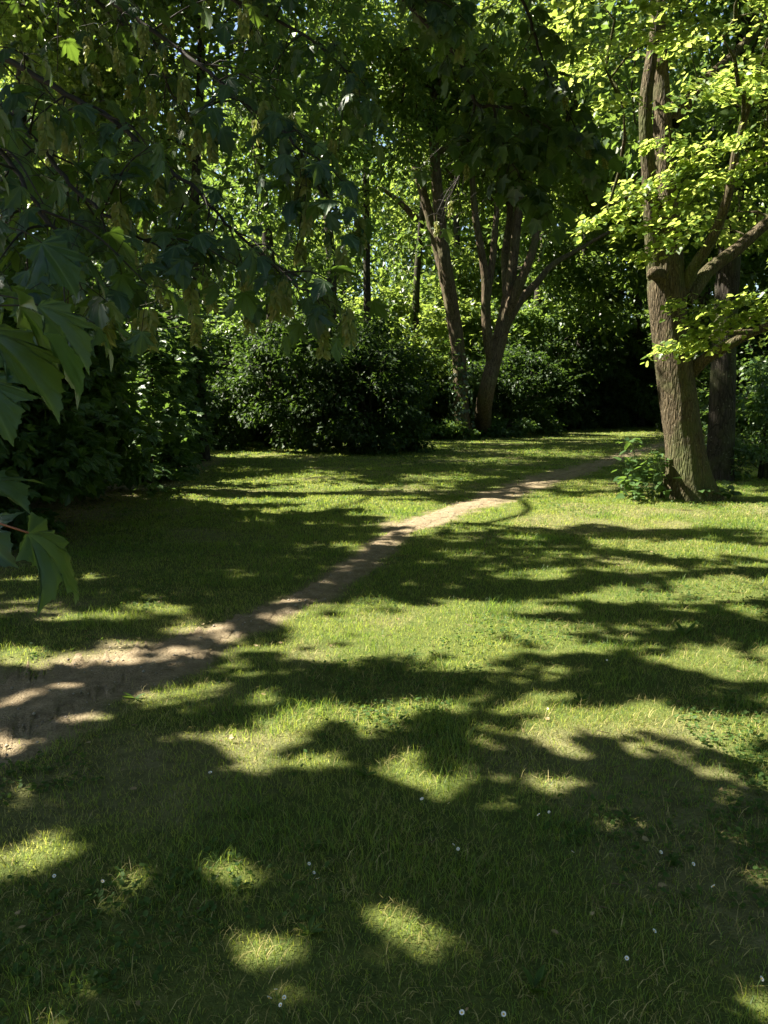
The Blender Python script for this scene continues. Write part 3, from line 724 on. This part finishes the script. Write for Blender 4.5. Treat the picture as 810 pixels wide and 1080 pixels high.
tree('broadleaf_tree', 'leaning pale trunk opening into a fan of stems, beside the ivied forked tree', 506, 460, .5, 16, 12.5, (6, 5, 4.8), 100, 150, .19, M_WOOD1, M_BARK_T, seed=130, shift=(2.5, 0),
     stems=[([P(506, 460) + [0, 0, -.2], b3(512, 420), b3(521, 380), b3(530, 345), b3(538, 300), b3(543, 260), b3(548, 210), b3(552, 130), b3(556, 20)], [.40, .30, .28, .26, .2, .17, .15, .12, .09]),
            ([b3(519, 385), b3(513, 340, -.3), b3(512, 295, -.4), b3(505, 250, -.5), b3(500, 215, -.5), b3(496, 140, -.5)], [.2, .17, .15, .13, .11, .07]),
            ([b3(513, 320, -.3), b3(520, 270, -.3), b3(524, 220, -.3), b3(530, 150, -.2)], [.14, .12, .1, .06]),
            ([b3(531, 345), b3(548, 318, .5), b3(568, 296, .8), b3(582, 280, 1), b3(612, 262, 1.2), b3(650, 240, 1.5)], [.2, .16, .13, .11, .08, .04]),
            ([b3(533, 335), b3(552, 290, -.5), b3(564, 255, -.6), b3(570, 215, -.6), b3(590, 150, -.6)], [.22, .17, .14, .12, .07]),
            ([b3(536, 310), b3(533, 270, .6), b3(538, 225, .8), b3(534, 160, 1)], [.2, .16, .13, .08])], lowz=6.0)
iv = MB(); n = 900
for e_ in [o for o in COL.objects if o.name.startswith('broadleaf_tree') and o.type == 'EMPTY'][:1]:
    a = rng.random(n) * 2 * PI; h = rng.random(n) ** 1.6 * 3.2; wx = .47 + .25 * np.exp(-h / .4)
    pos = np.stack([e_.location.x - .02 * h + np.cos(a) * wx, e_.location.y + np.sin(a) * wx, h], 1)
    k = rng.random(n) < (.35 + .65 * (np.cos(a) < .2)); pos, a = pos[k], a[k]
    nor = np.stack([np.cos(a), np.sin(a), np.full(len(a), .4)], 1) + rng.normal(size=(len(a), 3)) * .25
    put_leaves(iv, MAPLE_LO, pos, np.tile([0, 0, -1.0], (len(a), 1)) + rng.normal(size=(len(a), 3)) * .3, nor, rng.uniform(.08, .15, len(a)))
    iv.build('ivy', M_IVY, e_)

BG = [  # px, py(base), trunk radius, height, crown centre z, crown radii, clumps, leaves, size, mat, label
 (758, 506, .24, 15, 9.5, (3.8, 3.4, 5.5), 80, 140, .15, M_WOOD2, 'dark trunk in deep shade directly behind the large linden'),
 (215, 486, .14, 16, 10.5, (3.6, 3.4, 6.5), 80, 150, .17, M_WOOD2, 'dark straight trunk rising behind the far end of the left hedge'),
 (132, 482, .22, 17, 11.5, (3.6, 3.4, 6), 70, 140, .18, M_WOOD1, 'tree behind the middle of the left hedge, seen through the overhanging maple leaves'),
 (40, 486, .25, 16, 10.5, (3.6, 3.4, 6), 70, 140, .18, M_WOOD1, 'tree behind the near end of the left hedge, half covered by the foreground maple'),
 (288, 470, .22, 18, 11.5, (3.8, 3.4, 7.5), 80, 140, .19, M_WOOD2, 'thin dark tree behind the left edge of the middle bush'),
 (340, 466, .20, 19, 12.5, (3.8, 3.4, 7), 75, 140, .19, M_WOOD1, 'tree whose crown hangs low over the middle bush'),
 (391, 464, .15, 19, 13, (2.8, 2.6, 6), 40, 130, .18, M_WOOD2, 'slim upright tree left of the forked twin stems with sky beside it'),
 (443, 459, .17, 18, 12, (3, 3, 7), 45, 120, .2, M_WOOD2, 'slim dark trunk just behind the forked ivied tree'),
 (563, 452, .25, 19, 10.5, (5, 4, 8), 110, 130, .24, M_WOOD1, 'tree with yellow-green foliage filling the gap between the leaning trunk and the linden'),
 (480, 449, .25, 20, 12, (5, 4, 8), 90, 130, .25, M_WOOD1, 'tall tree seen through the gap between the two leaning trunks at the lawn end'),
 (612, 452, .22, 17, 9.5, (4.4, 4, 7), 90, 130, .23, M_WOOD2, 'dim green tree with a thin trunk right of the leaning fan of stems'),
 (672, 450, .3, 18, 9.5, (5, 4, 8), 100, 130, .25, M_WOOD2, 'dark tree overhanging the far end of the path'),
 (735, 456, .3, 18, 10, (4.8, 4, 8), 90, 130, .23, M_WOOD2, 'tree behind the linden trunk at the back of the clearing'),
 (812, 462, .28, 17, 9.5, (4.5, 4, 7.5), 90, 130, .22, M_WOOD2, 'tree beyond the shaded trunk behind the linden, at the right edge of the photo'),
 (528, 454, .25, 18, 9.0, (4.2, 3, 6), 90, 130, .22, M_WOOD2, 'low-crowned tree added to shade the bushes, straight behind the leaning fan of stems'),  # added tree: its low crown keeps the sun off the far bushes
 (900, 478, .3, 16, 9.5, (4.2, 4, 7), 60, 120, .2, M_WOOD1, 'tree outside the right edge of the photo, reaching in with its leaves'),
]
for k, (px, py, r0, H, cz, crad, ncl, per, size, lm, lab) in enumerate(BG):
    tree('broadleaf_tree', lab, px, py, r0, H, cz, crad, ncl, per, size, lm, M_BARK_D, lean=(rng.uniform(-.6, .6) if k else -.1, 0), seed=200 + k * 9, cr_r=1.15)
for k, (x, y, r0, H, cz, crad) in enumerate(((-9.5, 15, .3, 14, 8.5, (3.2, 3.2, 5)), (-10.5, 9, .3, 14, 8.5, (3, 3, 5)))):
    tree('broadleaf_tree', ('tree outside the left edge of the photo, deep behind the hedge middle', 'tree outside the left edge of the photo, nearest to the camera behind the hedge')[k],
         0, 0, r0, H, cz, crad, 50, 120, .2, M_WOOD1, M_BARK_D, seed=400 + k * 7, pos0=(x, y, 0), cr_r=1.1)

# ------------------------------------------------------------------ shrubs
def shrub(label, c, rad, nst, ncl, per, size, lm, shapes=RH, group='shrubs round the clearing', name='shrub', clr=.55, seed=0, flat=.55, cull=None):
    cull = (group == 'shrubs of the left hedge') if cull is None else cull
    b = np.array([c[0], c[1], 0.0]); e = empty(name, b, label, 'shrub', group)
    tm, fm = MB(), MB(); T = []
    R = np.array(rad)
    while len(T) < ncl:
        d = rdir(1)[0]; r = rng.random() ** .33
        q = b + [0, 0, R[2] * .5] + d * r * R * [1, 1, .5]
        if fbm(np.array([q[0] * .6]), np.array([q[1] * .6]), np.array([q[2] * .6]), seed)[0] < .42: continue
        T.append(q)
    for k_ in range(int(ncl * .25)):        # skirt down to the ground
        a = rng.random() * 2 * PI; T.append(b + np.array([math.cos(a) * R[0] * .85, math.sin(a) * R[1] * .85, rng.uniform(.15, .3 * R[2])]))
    st = []
    for s in range(nst):
        a = rng.random() * 2 * PI; tp = b + np.array([math.cos(a) * R[0] * .5, math.sin(a) * R[1] * .5, R[2] * rng.uniform(.5, .85)])
        st.append(stem(tm, [b + [math.cos(a) * .2, math.sin(a) * .2, -.1], b + (tp - b) * .5 + [0, 0, .2], tp], [.035, .025, .01], 14, 6))
    kept = []
    for q in T:
        pos, tip, nor = clump(q, clr * rng.uniform(.7, 1.25), int(per * 1.5), flat)
        pos[:, 2] = np.maximum(pos[:, 2], .05)
        tip[:, 2] -= .25
        if cull:
            k = sun_keep(pos); pos, tip, nor = pos[k], tip[k], nor[k]
            if k.mean() < .3: continue
        kept.append(q)
        put_leaves(fm, shapes, pos, tip, nor, size * rng.uniform(.65, 1.25, len(pos)))
    for k_ in range(int(ncl * .45)):        # shoots standing out of the outline
        d = unit(rng.normal(size=3) * [1, 1, .5] + [0, 0, .45]); q = b + [0, 0, R[2] * .5] + d * R * [.92, .92, .46]
        if q[2] < .2: continue
        L = rng.uniform(.5, 1.5) * min(1.0, R[2] / 3); pos, tip, nor = spray(q, d + [0, 0, .25], L, .28, int(per * .3), .3, .05)
        k = sun_keep(pos) | (not cull); pos, tip, nor = pos[k], tip[k], nor[k]
        put_leaves(fm, shapes, pos, tip, nor, size * rng.uniform(.6, 1.15, len(pos)))
        kept.append(q - d * .3)
        tube(tm, cr([q - d * .3, q + d * L * .5, q + d * L * .9], 5), np.linspace(.006, .002, 5), 4)
    skeleton(tm, st, kept, .004, .006, 4, .12)
    tm.build('stems', M_BARK_D, e)
    fm.build('foliage', lm, e, smooth=False)
HG = 'shrubs of the left hedge'
shrub('dark broad-leaved shrub at the near end of the left hedge, under the overhanging maple', (-5.7, 9.4), (2.2, 2.1, 4.0), 7, 150, 75, .15, M_HEDGE, MAPLE_LO, HG, seed=1)
shrub('dark broad-leaved shrub second from the near end of the left hedge, overhanging the bare earth', (-6.1, 12.4), (2.6, 2.0, 4.8), 7, 170, 75, .15, M_HEDGE, MAPLE_LO, HG, seed=2)
shrub('green shrub of the left hedge whose top leaves catch the sun', (-6.2, 15.8), (2.5, 2.1, 5.2), 7, 170, 75, .15, M_HEDGE, MAPLE_LO, HG, seed=3)
shrub('low-skirted shrub at the far end of the left hedge, beside the shaded lawn corner', (-6.5, 19.4), (2.3, 1.9, 4.6), 6, 140, 70, .15, M_HEDGE, MAPLE_LO, HG, seed=4)
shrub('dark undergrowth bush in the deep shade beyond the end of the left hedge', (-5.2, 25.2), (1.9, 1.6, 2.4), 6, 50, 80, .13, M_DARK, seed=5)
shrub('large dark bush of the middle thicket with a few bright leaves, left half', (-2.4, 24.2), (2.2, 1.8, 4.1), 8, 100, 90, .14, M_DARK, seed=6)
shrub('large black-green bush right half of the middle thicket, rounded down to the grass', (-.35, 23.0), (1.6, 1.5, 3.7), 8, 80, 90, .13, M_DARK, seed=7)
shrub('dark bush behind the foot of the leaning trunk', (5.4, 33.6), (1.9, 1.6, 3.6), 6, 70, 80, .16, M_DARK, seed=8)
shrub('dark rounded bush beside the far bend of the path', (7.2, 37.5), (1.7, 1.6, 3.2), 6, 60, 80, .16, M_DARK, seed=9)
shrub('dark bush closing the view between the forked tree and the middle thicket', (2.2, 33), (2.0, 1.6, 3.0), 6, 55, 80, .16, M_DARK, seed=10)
shrub('leafy shrub in half shade at the right edge of the photo behind the linden', (9.6, 19.5), (1.6, 1.3, 2.6), 6, 60, 80, .13, M_HEDGE, seed=11)
shrub('shady shrub under the trees right of the far path', (15, 36), (2.6, 2, 3.2), 6, 60, 80, .17, M_DARK, seed=12)
shrub('pale nettle clump growing in the grass at the foot of the shaded trunk', (7.5, 15.4), (.9, .6, .75), 10, 40, 40, .09, M_HEDGE, seed=13, clr=.22, name='nettle_clump')
shrub('low leafy weeds around the foot of the leaning trunk', (P(530, 461)[0], P(530, 461)[1]), (1.3, .5, .8), 6, 24, 40, .14, M_HEDGE, seed=14, clr=.3, name='weed_clump')
shrub('pale low plants left of the ivied foot of the forked tree', (P(462, 464)[0], P(462, 464)[1]), (1.4, .5, .6), 6, 22, 40, .14, M_WEED, seed=15, clr=.3, name='weed_clump')
for k, (px, Y, R, H, lm, lab) in enumerate((
  (150, 27, 2.4, 5.5, M_DARK, 'tall shade shrub filling the gap behind the middle of the left hedge'), (262, 29.5, 2.2, 5.0, M_WOOD2, 'tall understorey shrub left of the middle thicket in broken light'),
  (335, 31, 2.6, 6.0, M_WOOD2, 'tall half-lit shrub rising behind the left half of the middle thicket'), (408, 33, 2.4, 6.2, M_WOOD1, 'tall sun-flecked shrub between the middle thicket and the forked tree'),
  (470, 38, 2.6, 6.5, M_WOOD1, 'sunlit shrub seen between the two leaning trunks at the lawn end'), (545, 39, 2.8, 6.0, M_WOOD2, 'half-lit tall shrub right behind the leaning fan of stems'),
  (600, 41, 2.8, 5.5, M_DARK, 'dark tall shrub where the far path disappears, left of it'), (655, 46, 3.2, 6.0, M_DARK, 'dark tall shrub closing the end of the far path'),
  (705, 42, 2.8, 6.0, M_WOOD2, 'tall dim shrub behind the linden trunk'), (790, 33, 2.6, 5.5, M_WOOD2, 'tall shrub in broken light right of the shaded trunk'), (60, 24, 2.4, 5.5, M_DARK, 'tall shade shrub behind the near half of the left hedge'))):
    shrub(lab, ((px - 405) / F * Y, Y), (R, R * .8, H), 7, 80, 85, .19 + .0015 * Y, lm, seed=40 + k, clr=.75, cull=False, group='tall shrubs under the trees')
# sapling with a sunlit top
sap = np.array([-3.95, 13.4, 0]); e = empty('maple_sapling', sap, 'young maple sapling with a bright sunlit leafy top rising before the left hedge', 'sapling')
tm, fm = MB(), MB()
mst = stem(tm, [sap, sap + [.1, 0, 1.5], sap + [.1, -.1, 2.95]], [.03, .02, .006], 20, 6)
for k in range(44):
    z = .25 + 2.75 * (k / 43) ** .85; a = rng.random() * 2 * PI; c = mst[0][min(19, int(z / 2.95 * 19))]; L = .75 * (1.15 - z / 3.2)
    d = np.array([math.cos(a), math.sin(a), .15]); tube(tm, cr([c, c + d * L * .6 + [0, 0, .05], c + d * L], 5), np.linspace(.007, .002, 5), 4)
    pos, tip, nor = spray(c, d, L * 1.15, .35, 22, .2, .03); put_leaves(fm, MAPLE_LO, pos, tip, nor, rng.uniform(.10, .17, len(pos)))
tm.build('stem', M_BARK_D, e); fm.build('foliage', M_HEDGE, e)

# ------------------------------------------------------------------ far wood that reads as one mass
wm = MB()
nc = 3800
a = rng.uniform(-.85, .85, nc); r = rng.uniform(46, 72, nc)
cen = np.stack([np.sin(a) * r * 1.1, np.cos(a) * r, 23 * rng.random(nc) ** 1.25], 1)
k = fbm(cen[:, 0] * .12, cen[:, 1] * .12, cen[:, 2] * .12, s=300) > .33
cen = cen[k]
for q in cen:
    pos, tip, nor = clump(q, 2.2, 85, .7); pos[:, 2] = np.maximum(pos[:, 2], .1)
    put_leaves(wm, RH, pos, tip, nor, .42 * rng.uniform(.7, 1.25, len(pos)))
for k in range(1500):                           # clumps of the same wood, added behind and beside the viewer to cut skylight
    t = rng.random()
    q = np.array([rng.uniform(-26, 26), rng.uniform(-16, -5), 7 * rng.random() ** 1.1]) if t < .6 else np.array([rng.uniform(15.5, 24), rng.uniform(-6, 30), 15 * rng.random() ** 1.2])
    if q[0] < -5 and t < .6 and q[1] > -8: continue
    pos, tip, nor = clump(q, 1.7, 45, .7); pos[:, 2] = np.maximum(pos[:, 2], .1)
    k_ = sun_keep(pos); pos, tip, nor = pos[k_], tip[k_], nor[k_]
    put_leaves(wm, RH, pos, tip, nor, .36 * rng.uniform(.7, 1.25, len(pos)))
wood = wm.build('woodland', M_WOOD2, smooth=False); wood['kind'] = 'stuff'; wood['label'] = 'far woodland closing the view behind the clearing'

# ------------------------------------------------------------------ overhanging sycamore maple
MB0 = np.array([-9.6, 6.6, 0.0])
maple = empty('maple_tree', MB0, 'large sycamore maple overhanging the lawn with dark lobed leaves and hanging seed clusters', 'tree')
mt = MB()
mtr = stem(mt, [MB0 + [0, 0, -.15], MB0 + [.1, .1, 2.2], MB0 + [.2, .1, 4.5], MB0 + [.1, .3, 7], MB0 + [0, .3, 10]], [.42, .34, .3, .22, .12], 70, 40, .12, 61, (.45, .4, 5), .12)
# crown that shades the lawn, built clump by clump wherever the photo shows shade
cl_c, cl_n = [], []
cm = MB(); total = 0
for k in range(4600):
    gx_, gy_ = rng.uniform(-8.5, 13.5), rng.uniform(.5, 19)
    hmin = max(4.8, 2.3 + .53 * (gy_ + 1.3)); h = rng.uniform(hmin, hmin + 2.6)
    c = np.array([gx_, gy_, 0]) + SUN * (h / SUN[2])
    if c[0] > 4.5 and c[1] > 9.5: continue
    pos, tip, nor = clump(c, .75, 46, .45)
    g = to_ground(pos); L = look(LFULL, g[:, 0], g[:, 1])
    keep = (rng.random(len(pos)) < (1 - L) ** 2.3) & sun_keep(pos)
    pos, tip, nor = pos[keep], tip[keep], nor[keep]
    if len(pos) < 5: continue
    put_leaves(cm, MAPLE_LO, pos, tip, nor, rng.uniform(.12, .195, len(pos)))
    total += len(pos)
    if k % 14 == 0: cl_c.append(pos.mean(0))
skeleton(mt, [(mtr[0][20:], mtr[1][20:])], cl_c, .009, .0085, 6, .12)
mt.build('trunk', M_BARK_M, maple)
cm.build('crown', M_MAPLE_FAR, maple)

def samara(mb, top, n=16):
    L = rng.uniform(.10, .16); ax = np.array([rng.normal() * .01, rng.normal() * .01, -L])
    tube(mb, [top, top + ax * .5, top + ax], .0012, 4)
    for i in range(n):
        p = top + ax * (.25 + .75 * i / n); a = rng.random() * 2 * PI
        for s in (0, PI):
            d = np.array([math.cos(a + s) * .55, math.sin(a + s) * .55, -.8])
            put_leaves(mb, [RH[1]], (p + d * .008)[None], d[None], np.array([[math.cos(a + 1.5), math.sin(a + 1.5), .2]]), rng.uniform(.030, .044))
def maple_branch(pts, r0, ntw, tl=(.22, .5), lsz=(.06, .115), pairs=4, seeds=.3, shapes=MAPLE_HI, u0=.12, label=None, droop=.55):
    wd, lf, seedobs = MB(), MB(), []
    n = max(24, len(pts) * 10); p = cr(pts, n); p += .012 * (np.stack([vn(np.arange(n) * .5, np.full(n, 3. + q), s=int(r0 * 1e4) + q) for q in range(3)], 1) - .5)
    tube(wd, p, np.linspace(r0, .003, n), 8, .12, 3)
    for k in range(ntw):
        u = u0 + (1 - u0) * (k + rng.random()) / ntw; i = min(n - 2, int(u * (n - 1))); b = p[i]; t = unit(p[i + 1] - p[max(0, i - 1)])
        d = unit(t * .8 + rdir(1, .5)[0] * 1.0 + np.array([0, 0, -.2])); L = rng.uniform(*tl) * (1.15 - .5 * u)
        if k == ntw - 1: b, d, L = p[-1], t, .12
        tw = cr([b, b + d * L * .5 + [0, 0, .02], b + d * L + [0, 0, -.10 * L]], 8); tube(wd, tw, np.linspace(.0042, .0018, 8), 5)
        for q in range(pairs):
            c = tw[min(7, 2 + int(6 * q / max(1, pairs - 1)) - (1 if q else 0))] if pairs > 1 else tw[7]
            side = unit(np.cross(d, [rng.normal() * .4, rng.normal() * .4, 1.0]))
            for s in (-1, 1):
                o = unit(side * s + d * .5 + rng.normal(size=3) * .35 + np.array([0, 0, .1])); pl = rng.uniform(.04, .11)
                e1 = c + o * pl + np.array([0, 0, -.25 * pl]); tube(wd, [c, c + o * pl * .5, e1], .0011, 3)
                tipd = unit(o * (1 - droop) + np.array([0, 0, -droop]) + rng.normal(size=3) * .18)
                nor = np.array([0, 0, .8]) + o * .7 + rng.normal(size=3) * .3
                if not sun_keep(e1[None])[0]: continue
                put_leaves(lf, shapes, e1[None], tipd[None], nor[None], rng.uniform(*lsz))
        if rng.random() < seeds: seedobs.append(tw[7])
    br = wd.build('branch', M_TWIG, maple, origin=pts[0])
    lf.build('leaves', M_MAPLE, br)
    for s in seedobs:
        mb = MB(); samara(mb, s + [0, 0, -.01]); mb.build('seed_cluster', M_SEED, br, smooth=False)
    return br
def b_(*q): return [at(px, py, Y) for px, py, Y in q]
J = MB0 + [.2, .1, 4.0]
# near boughs hanging into the top left
maple_branch(b_((-160, -60, 3.4), (-40, 40, 3.4), (0, 60, 3.4), (75, 102, 3.4), (125, 132, 3.35), (165, 170, 3.3), (210, 202, 3.25), (242, 240, 3.2), (282, 272, 3.1), (318, 305, 3.0)), .016, 30, seeds=.7)
maple_branch(b_((-120, -160, 3.9), (40, -50, 3.9), (130, 10, 3.8), (200, 60, 3.7), (260, 110, 3.5), (310, 150, 3.3), (345, 215, 3.1)), .014, 25, seeds=.7)
maple_branch(b_((-100, 20, 2.8), (-20, 90, 2.8), (40, 150, 2.75), (80, 200, 2.7), (130, 240, 2.65), (170, 262, 2.6)), .012, 19, seeds=.4)
maple_branch(b_((-80, 60, 2.3), (-30, 120, 2.3), (15, 180, 2.25), (45, 225, 2.2), (80, 262, 2.2)), .010, 11, seeds=.3)
maple_branch(b_((60, -160, 4.4), (150, -70, 4.4), (230, -10, 4.4), (310, 30, 4.3), (360, 70, 4.2), (385, 110, 4.1)), .014, 19, seeds=.4)
maple_branch(b_((-60, -160, 5.0), (30, -60, 5.0), (100, 0, 5.0), (160, 60, 4.9), (190, 120, 4.8)), .016, 20, seeds=.4)
maple_branch(b_((200, -180, 4.6), (330, -70, 4.6), (420, -20, 4.6), (470, 20, 4.5)), .012, 14, seeds=.2)
# darker boughs further out, hanging over the middle of the view
maple_branch(b_((330, -130, 7.4), (400, -30, 7.4), (455, 30, 7.3), (485, 65, 7.2), (502, 108, 7.1), (520, 112, 7.0), (550, 118, 6.9), (585, 140, 6.8), (610, 165, 6.7)), .030, 19, (.3, .75), (.10, .165), 4, .1, MAPLE_LO)
maple_branch(b_((500, -150, 7.6), (535, -40, 7.5), (555, 10, 7.4), (568, 50, 7.3), (580, 85, 7.2), (600, 120, 7.1), (625, 175, 7.0)), .020, 16, (.3, .65), (.10, .165), 4, .1, MAPLE_LO)
maple_branch(b_((502, 108, 7.1), (495, 140, 7.1), (488, 175, 7.05), (475, 205, 7.0)), .014, 13, (.3, .6), (.10, .165), 4, .1, MAPLE_LO)
maple_branch(b_((520, 112, 7.0), (530, 150, 6.95), (545, 180, 6.9), (560, 205, 6.9)), .012, 14, (.3, .6), (.10, .165), 4, .1, MAPLE_LO)
# the nearest twigs at the left edge
def near_leaf(lf, wd, bp, tp, Y0, Y1, nor, width=1.0, pet=None):
    a, b = at(*bp, Y0), at(*tp, Y1); L = np.linalg.norm(b - a)
    put_leaves(lf, [MAPLE_NEAR[0]], a[None], (b - a)[None], np.array([nor], float), L, np.array([rng.random()]))
    if pet is not None:
        tube(wd, cr([at(*pet, Y0), at((pet[0] + bp[0]) / 2, (pet[1] + bp[1]) / 2 - 3, Y0), a], 7), .0016, 6)
wd, lf = MB(), MB()
tube(wd, cr(b_((-220, 100, 1.6), (-120, 220, 1.45), (-60, 290, 1.35), (-30, 350, 1.3)), 20), np.linspace(.008, .003, 20), 8)
br = None
for args in (((-14, 348), (72, 428), 1.34, 1.30, (.60, -.42, .62), 1, (-40, 330)), ((22, 322), (104, 418), 1.36, 1.36, (.62, .42, .50), 1, (-40, 330)), ((40, 322), (100, 384), 1.52, 1.5, (.50, -.55, .60), 1, (-20, 310)),
             ((-22, 398), (14, 464), 1.25, 1.22, (.50, -.85, .25), 1, (-40, 350)), ((44, 256), (84, 310), 1.8, 1.8, (.3, -.8, .6), 1, (10, 240))):
    near_leaf(lf, wd, *args[:5], args[5], args[6])
br = wd.build('branch', M_TWIG, maple, origin=at(-220, 100, 1.6)); lf.build('leaves', M_MAPLE, br)
wd, lf, pt_ = MB(), MB(), [MB()]
tube(wd, cr(b_((-260, 330, 1.5), (-160, 430, 1.4), (-100, 500, 1.3), (-60, 540, 1.2)), 20), np.linspace(.007, .003, 20), 8)
near_leaf(lf, pt_[0], (30, 562), (98, 630), 1.15, 1.22, (.80, -.12, .50), 1, (-60, 540))
near_leaf(lf, wd, (-32, 504), (30, 524), 1.3, 1.24, (.05, -.25, 1.0), 1, (-70, 535))
near_leaf(lf, wd, (-32, 552), (8, 596), 1.2, 1.15, (-.3, -.9, .4), 1, (-62, 540))
br = wd.build('branch', M_TWIG, maple, origin=at(-260, 330, 1.5)); lf.build('leaves', M_MAPLE, br); pt_[0].build('leaf_stalk', M_PET, br)

# ------------------------------------------------------------------ sky, sun, camera
wld = bpy.data.worlds.new('World'); sc.world = wld; wld.use_nodes = True
nt = wld.node_tree; nt.nodes.clear()
sky = nt.nodes.new('ShaderNodeTexSky'); sky.sky_type = 'NISHITA'; sky.sun_disc = False; sky.sun_elevation = EL; sky.sun_rotation = -AZ; sky.air_density = 1.0; sky.dust_density = 1.2
bg = nt.nodes.new('ShaderNodeBackground'); bg.inputs[1].default_value = .05
wo = nt.nodes.new('ShaderNodeOutputWorld'); nt.links.new(sky.outputs[0], bg.inputs[0]); nt.links.new(bg.outputs[0], wo.inputs[0])
sl_ = bpy.data.lights.new('sun', 'SUN'); sl_.energy = 5.0; sl_.angle = math.radians(.53); sl_.color = (1, .925, .78)
so = bpy.data.objects.new('sun', sl_); COL.objects.link(so); so.rotation_euler = Vector(SUN).to_track_quat('Z', 'Y').to_euler(); so.location = (-20, 5, 30)
cd = bpy.data.cameras.new('camera'); co = bpy.data.objects.new('camera', cd); COL.objects.link(co)
co.location = CAM; co.rotation_euler = (PI / 2 - PITCH, 0, 0)
cd.sensor_fit = 'VERTICAL'; cd.sensor_height = 36; cd.lens = 36 * F / 1080; cd.clip_end = 1500; cd.clip_start = .05
sc.camera = co
sc.view_settings.view_transform = 'Standard'; sc.view_settings.look = 'None'; sc.view_settings.gamma = 1; sc.view_settings.exposure = 2.4
sc.render.engine = 'CYCLES'; cy = sc.cycles
cy.max_bounces = 8; cy.diffuse_bounces = 4; cy.glossy_bounces = 2; cy.transmission_bounces = 5; cy.sample_clamp_indirect = 6
cy.use_denoising = True
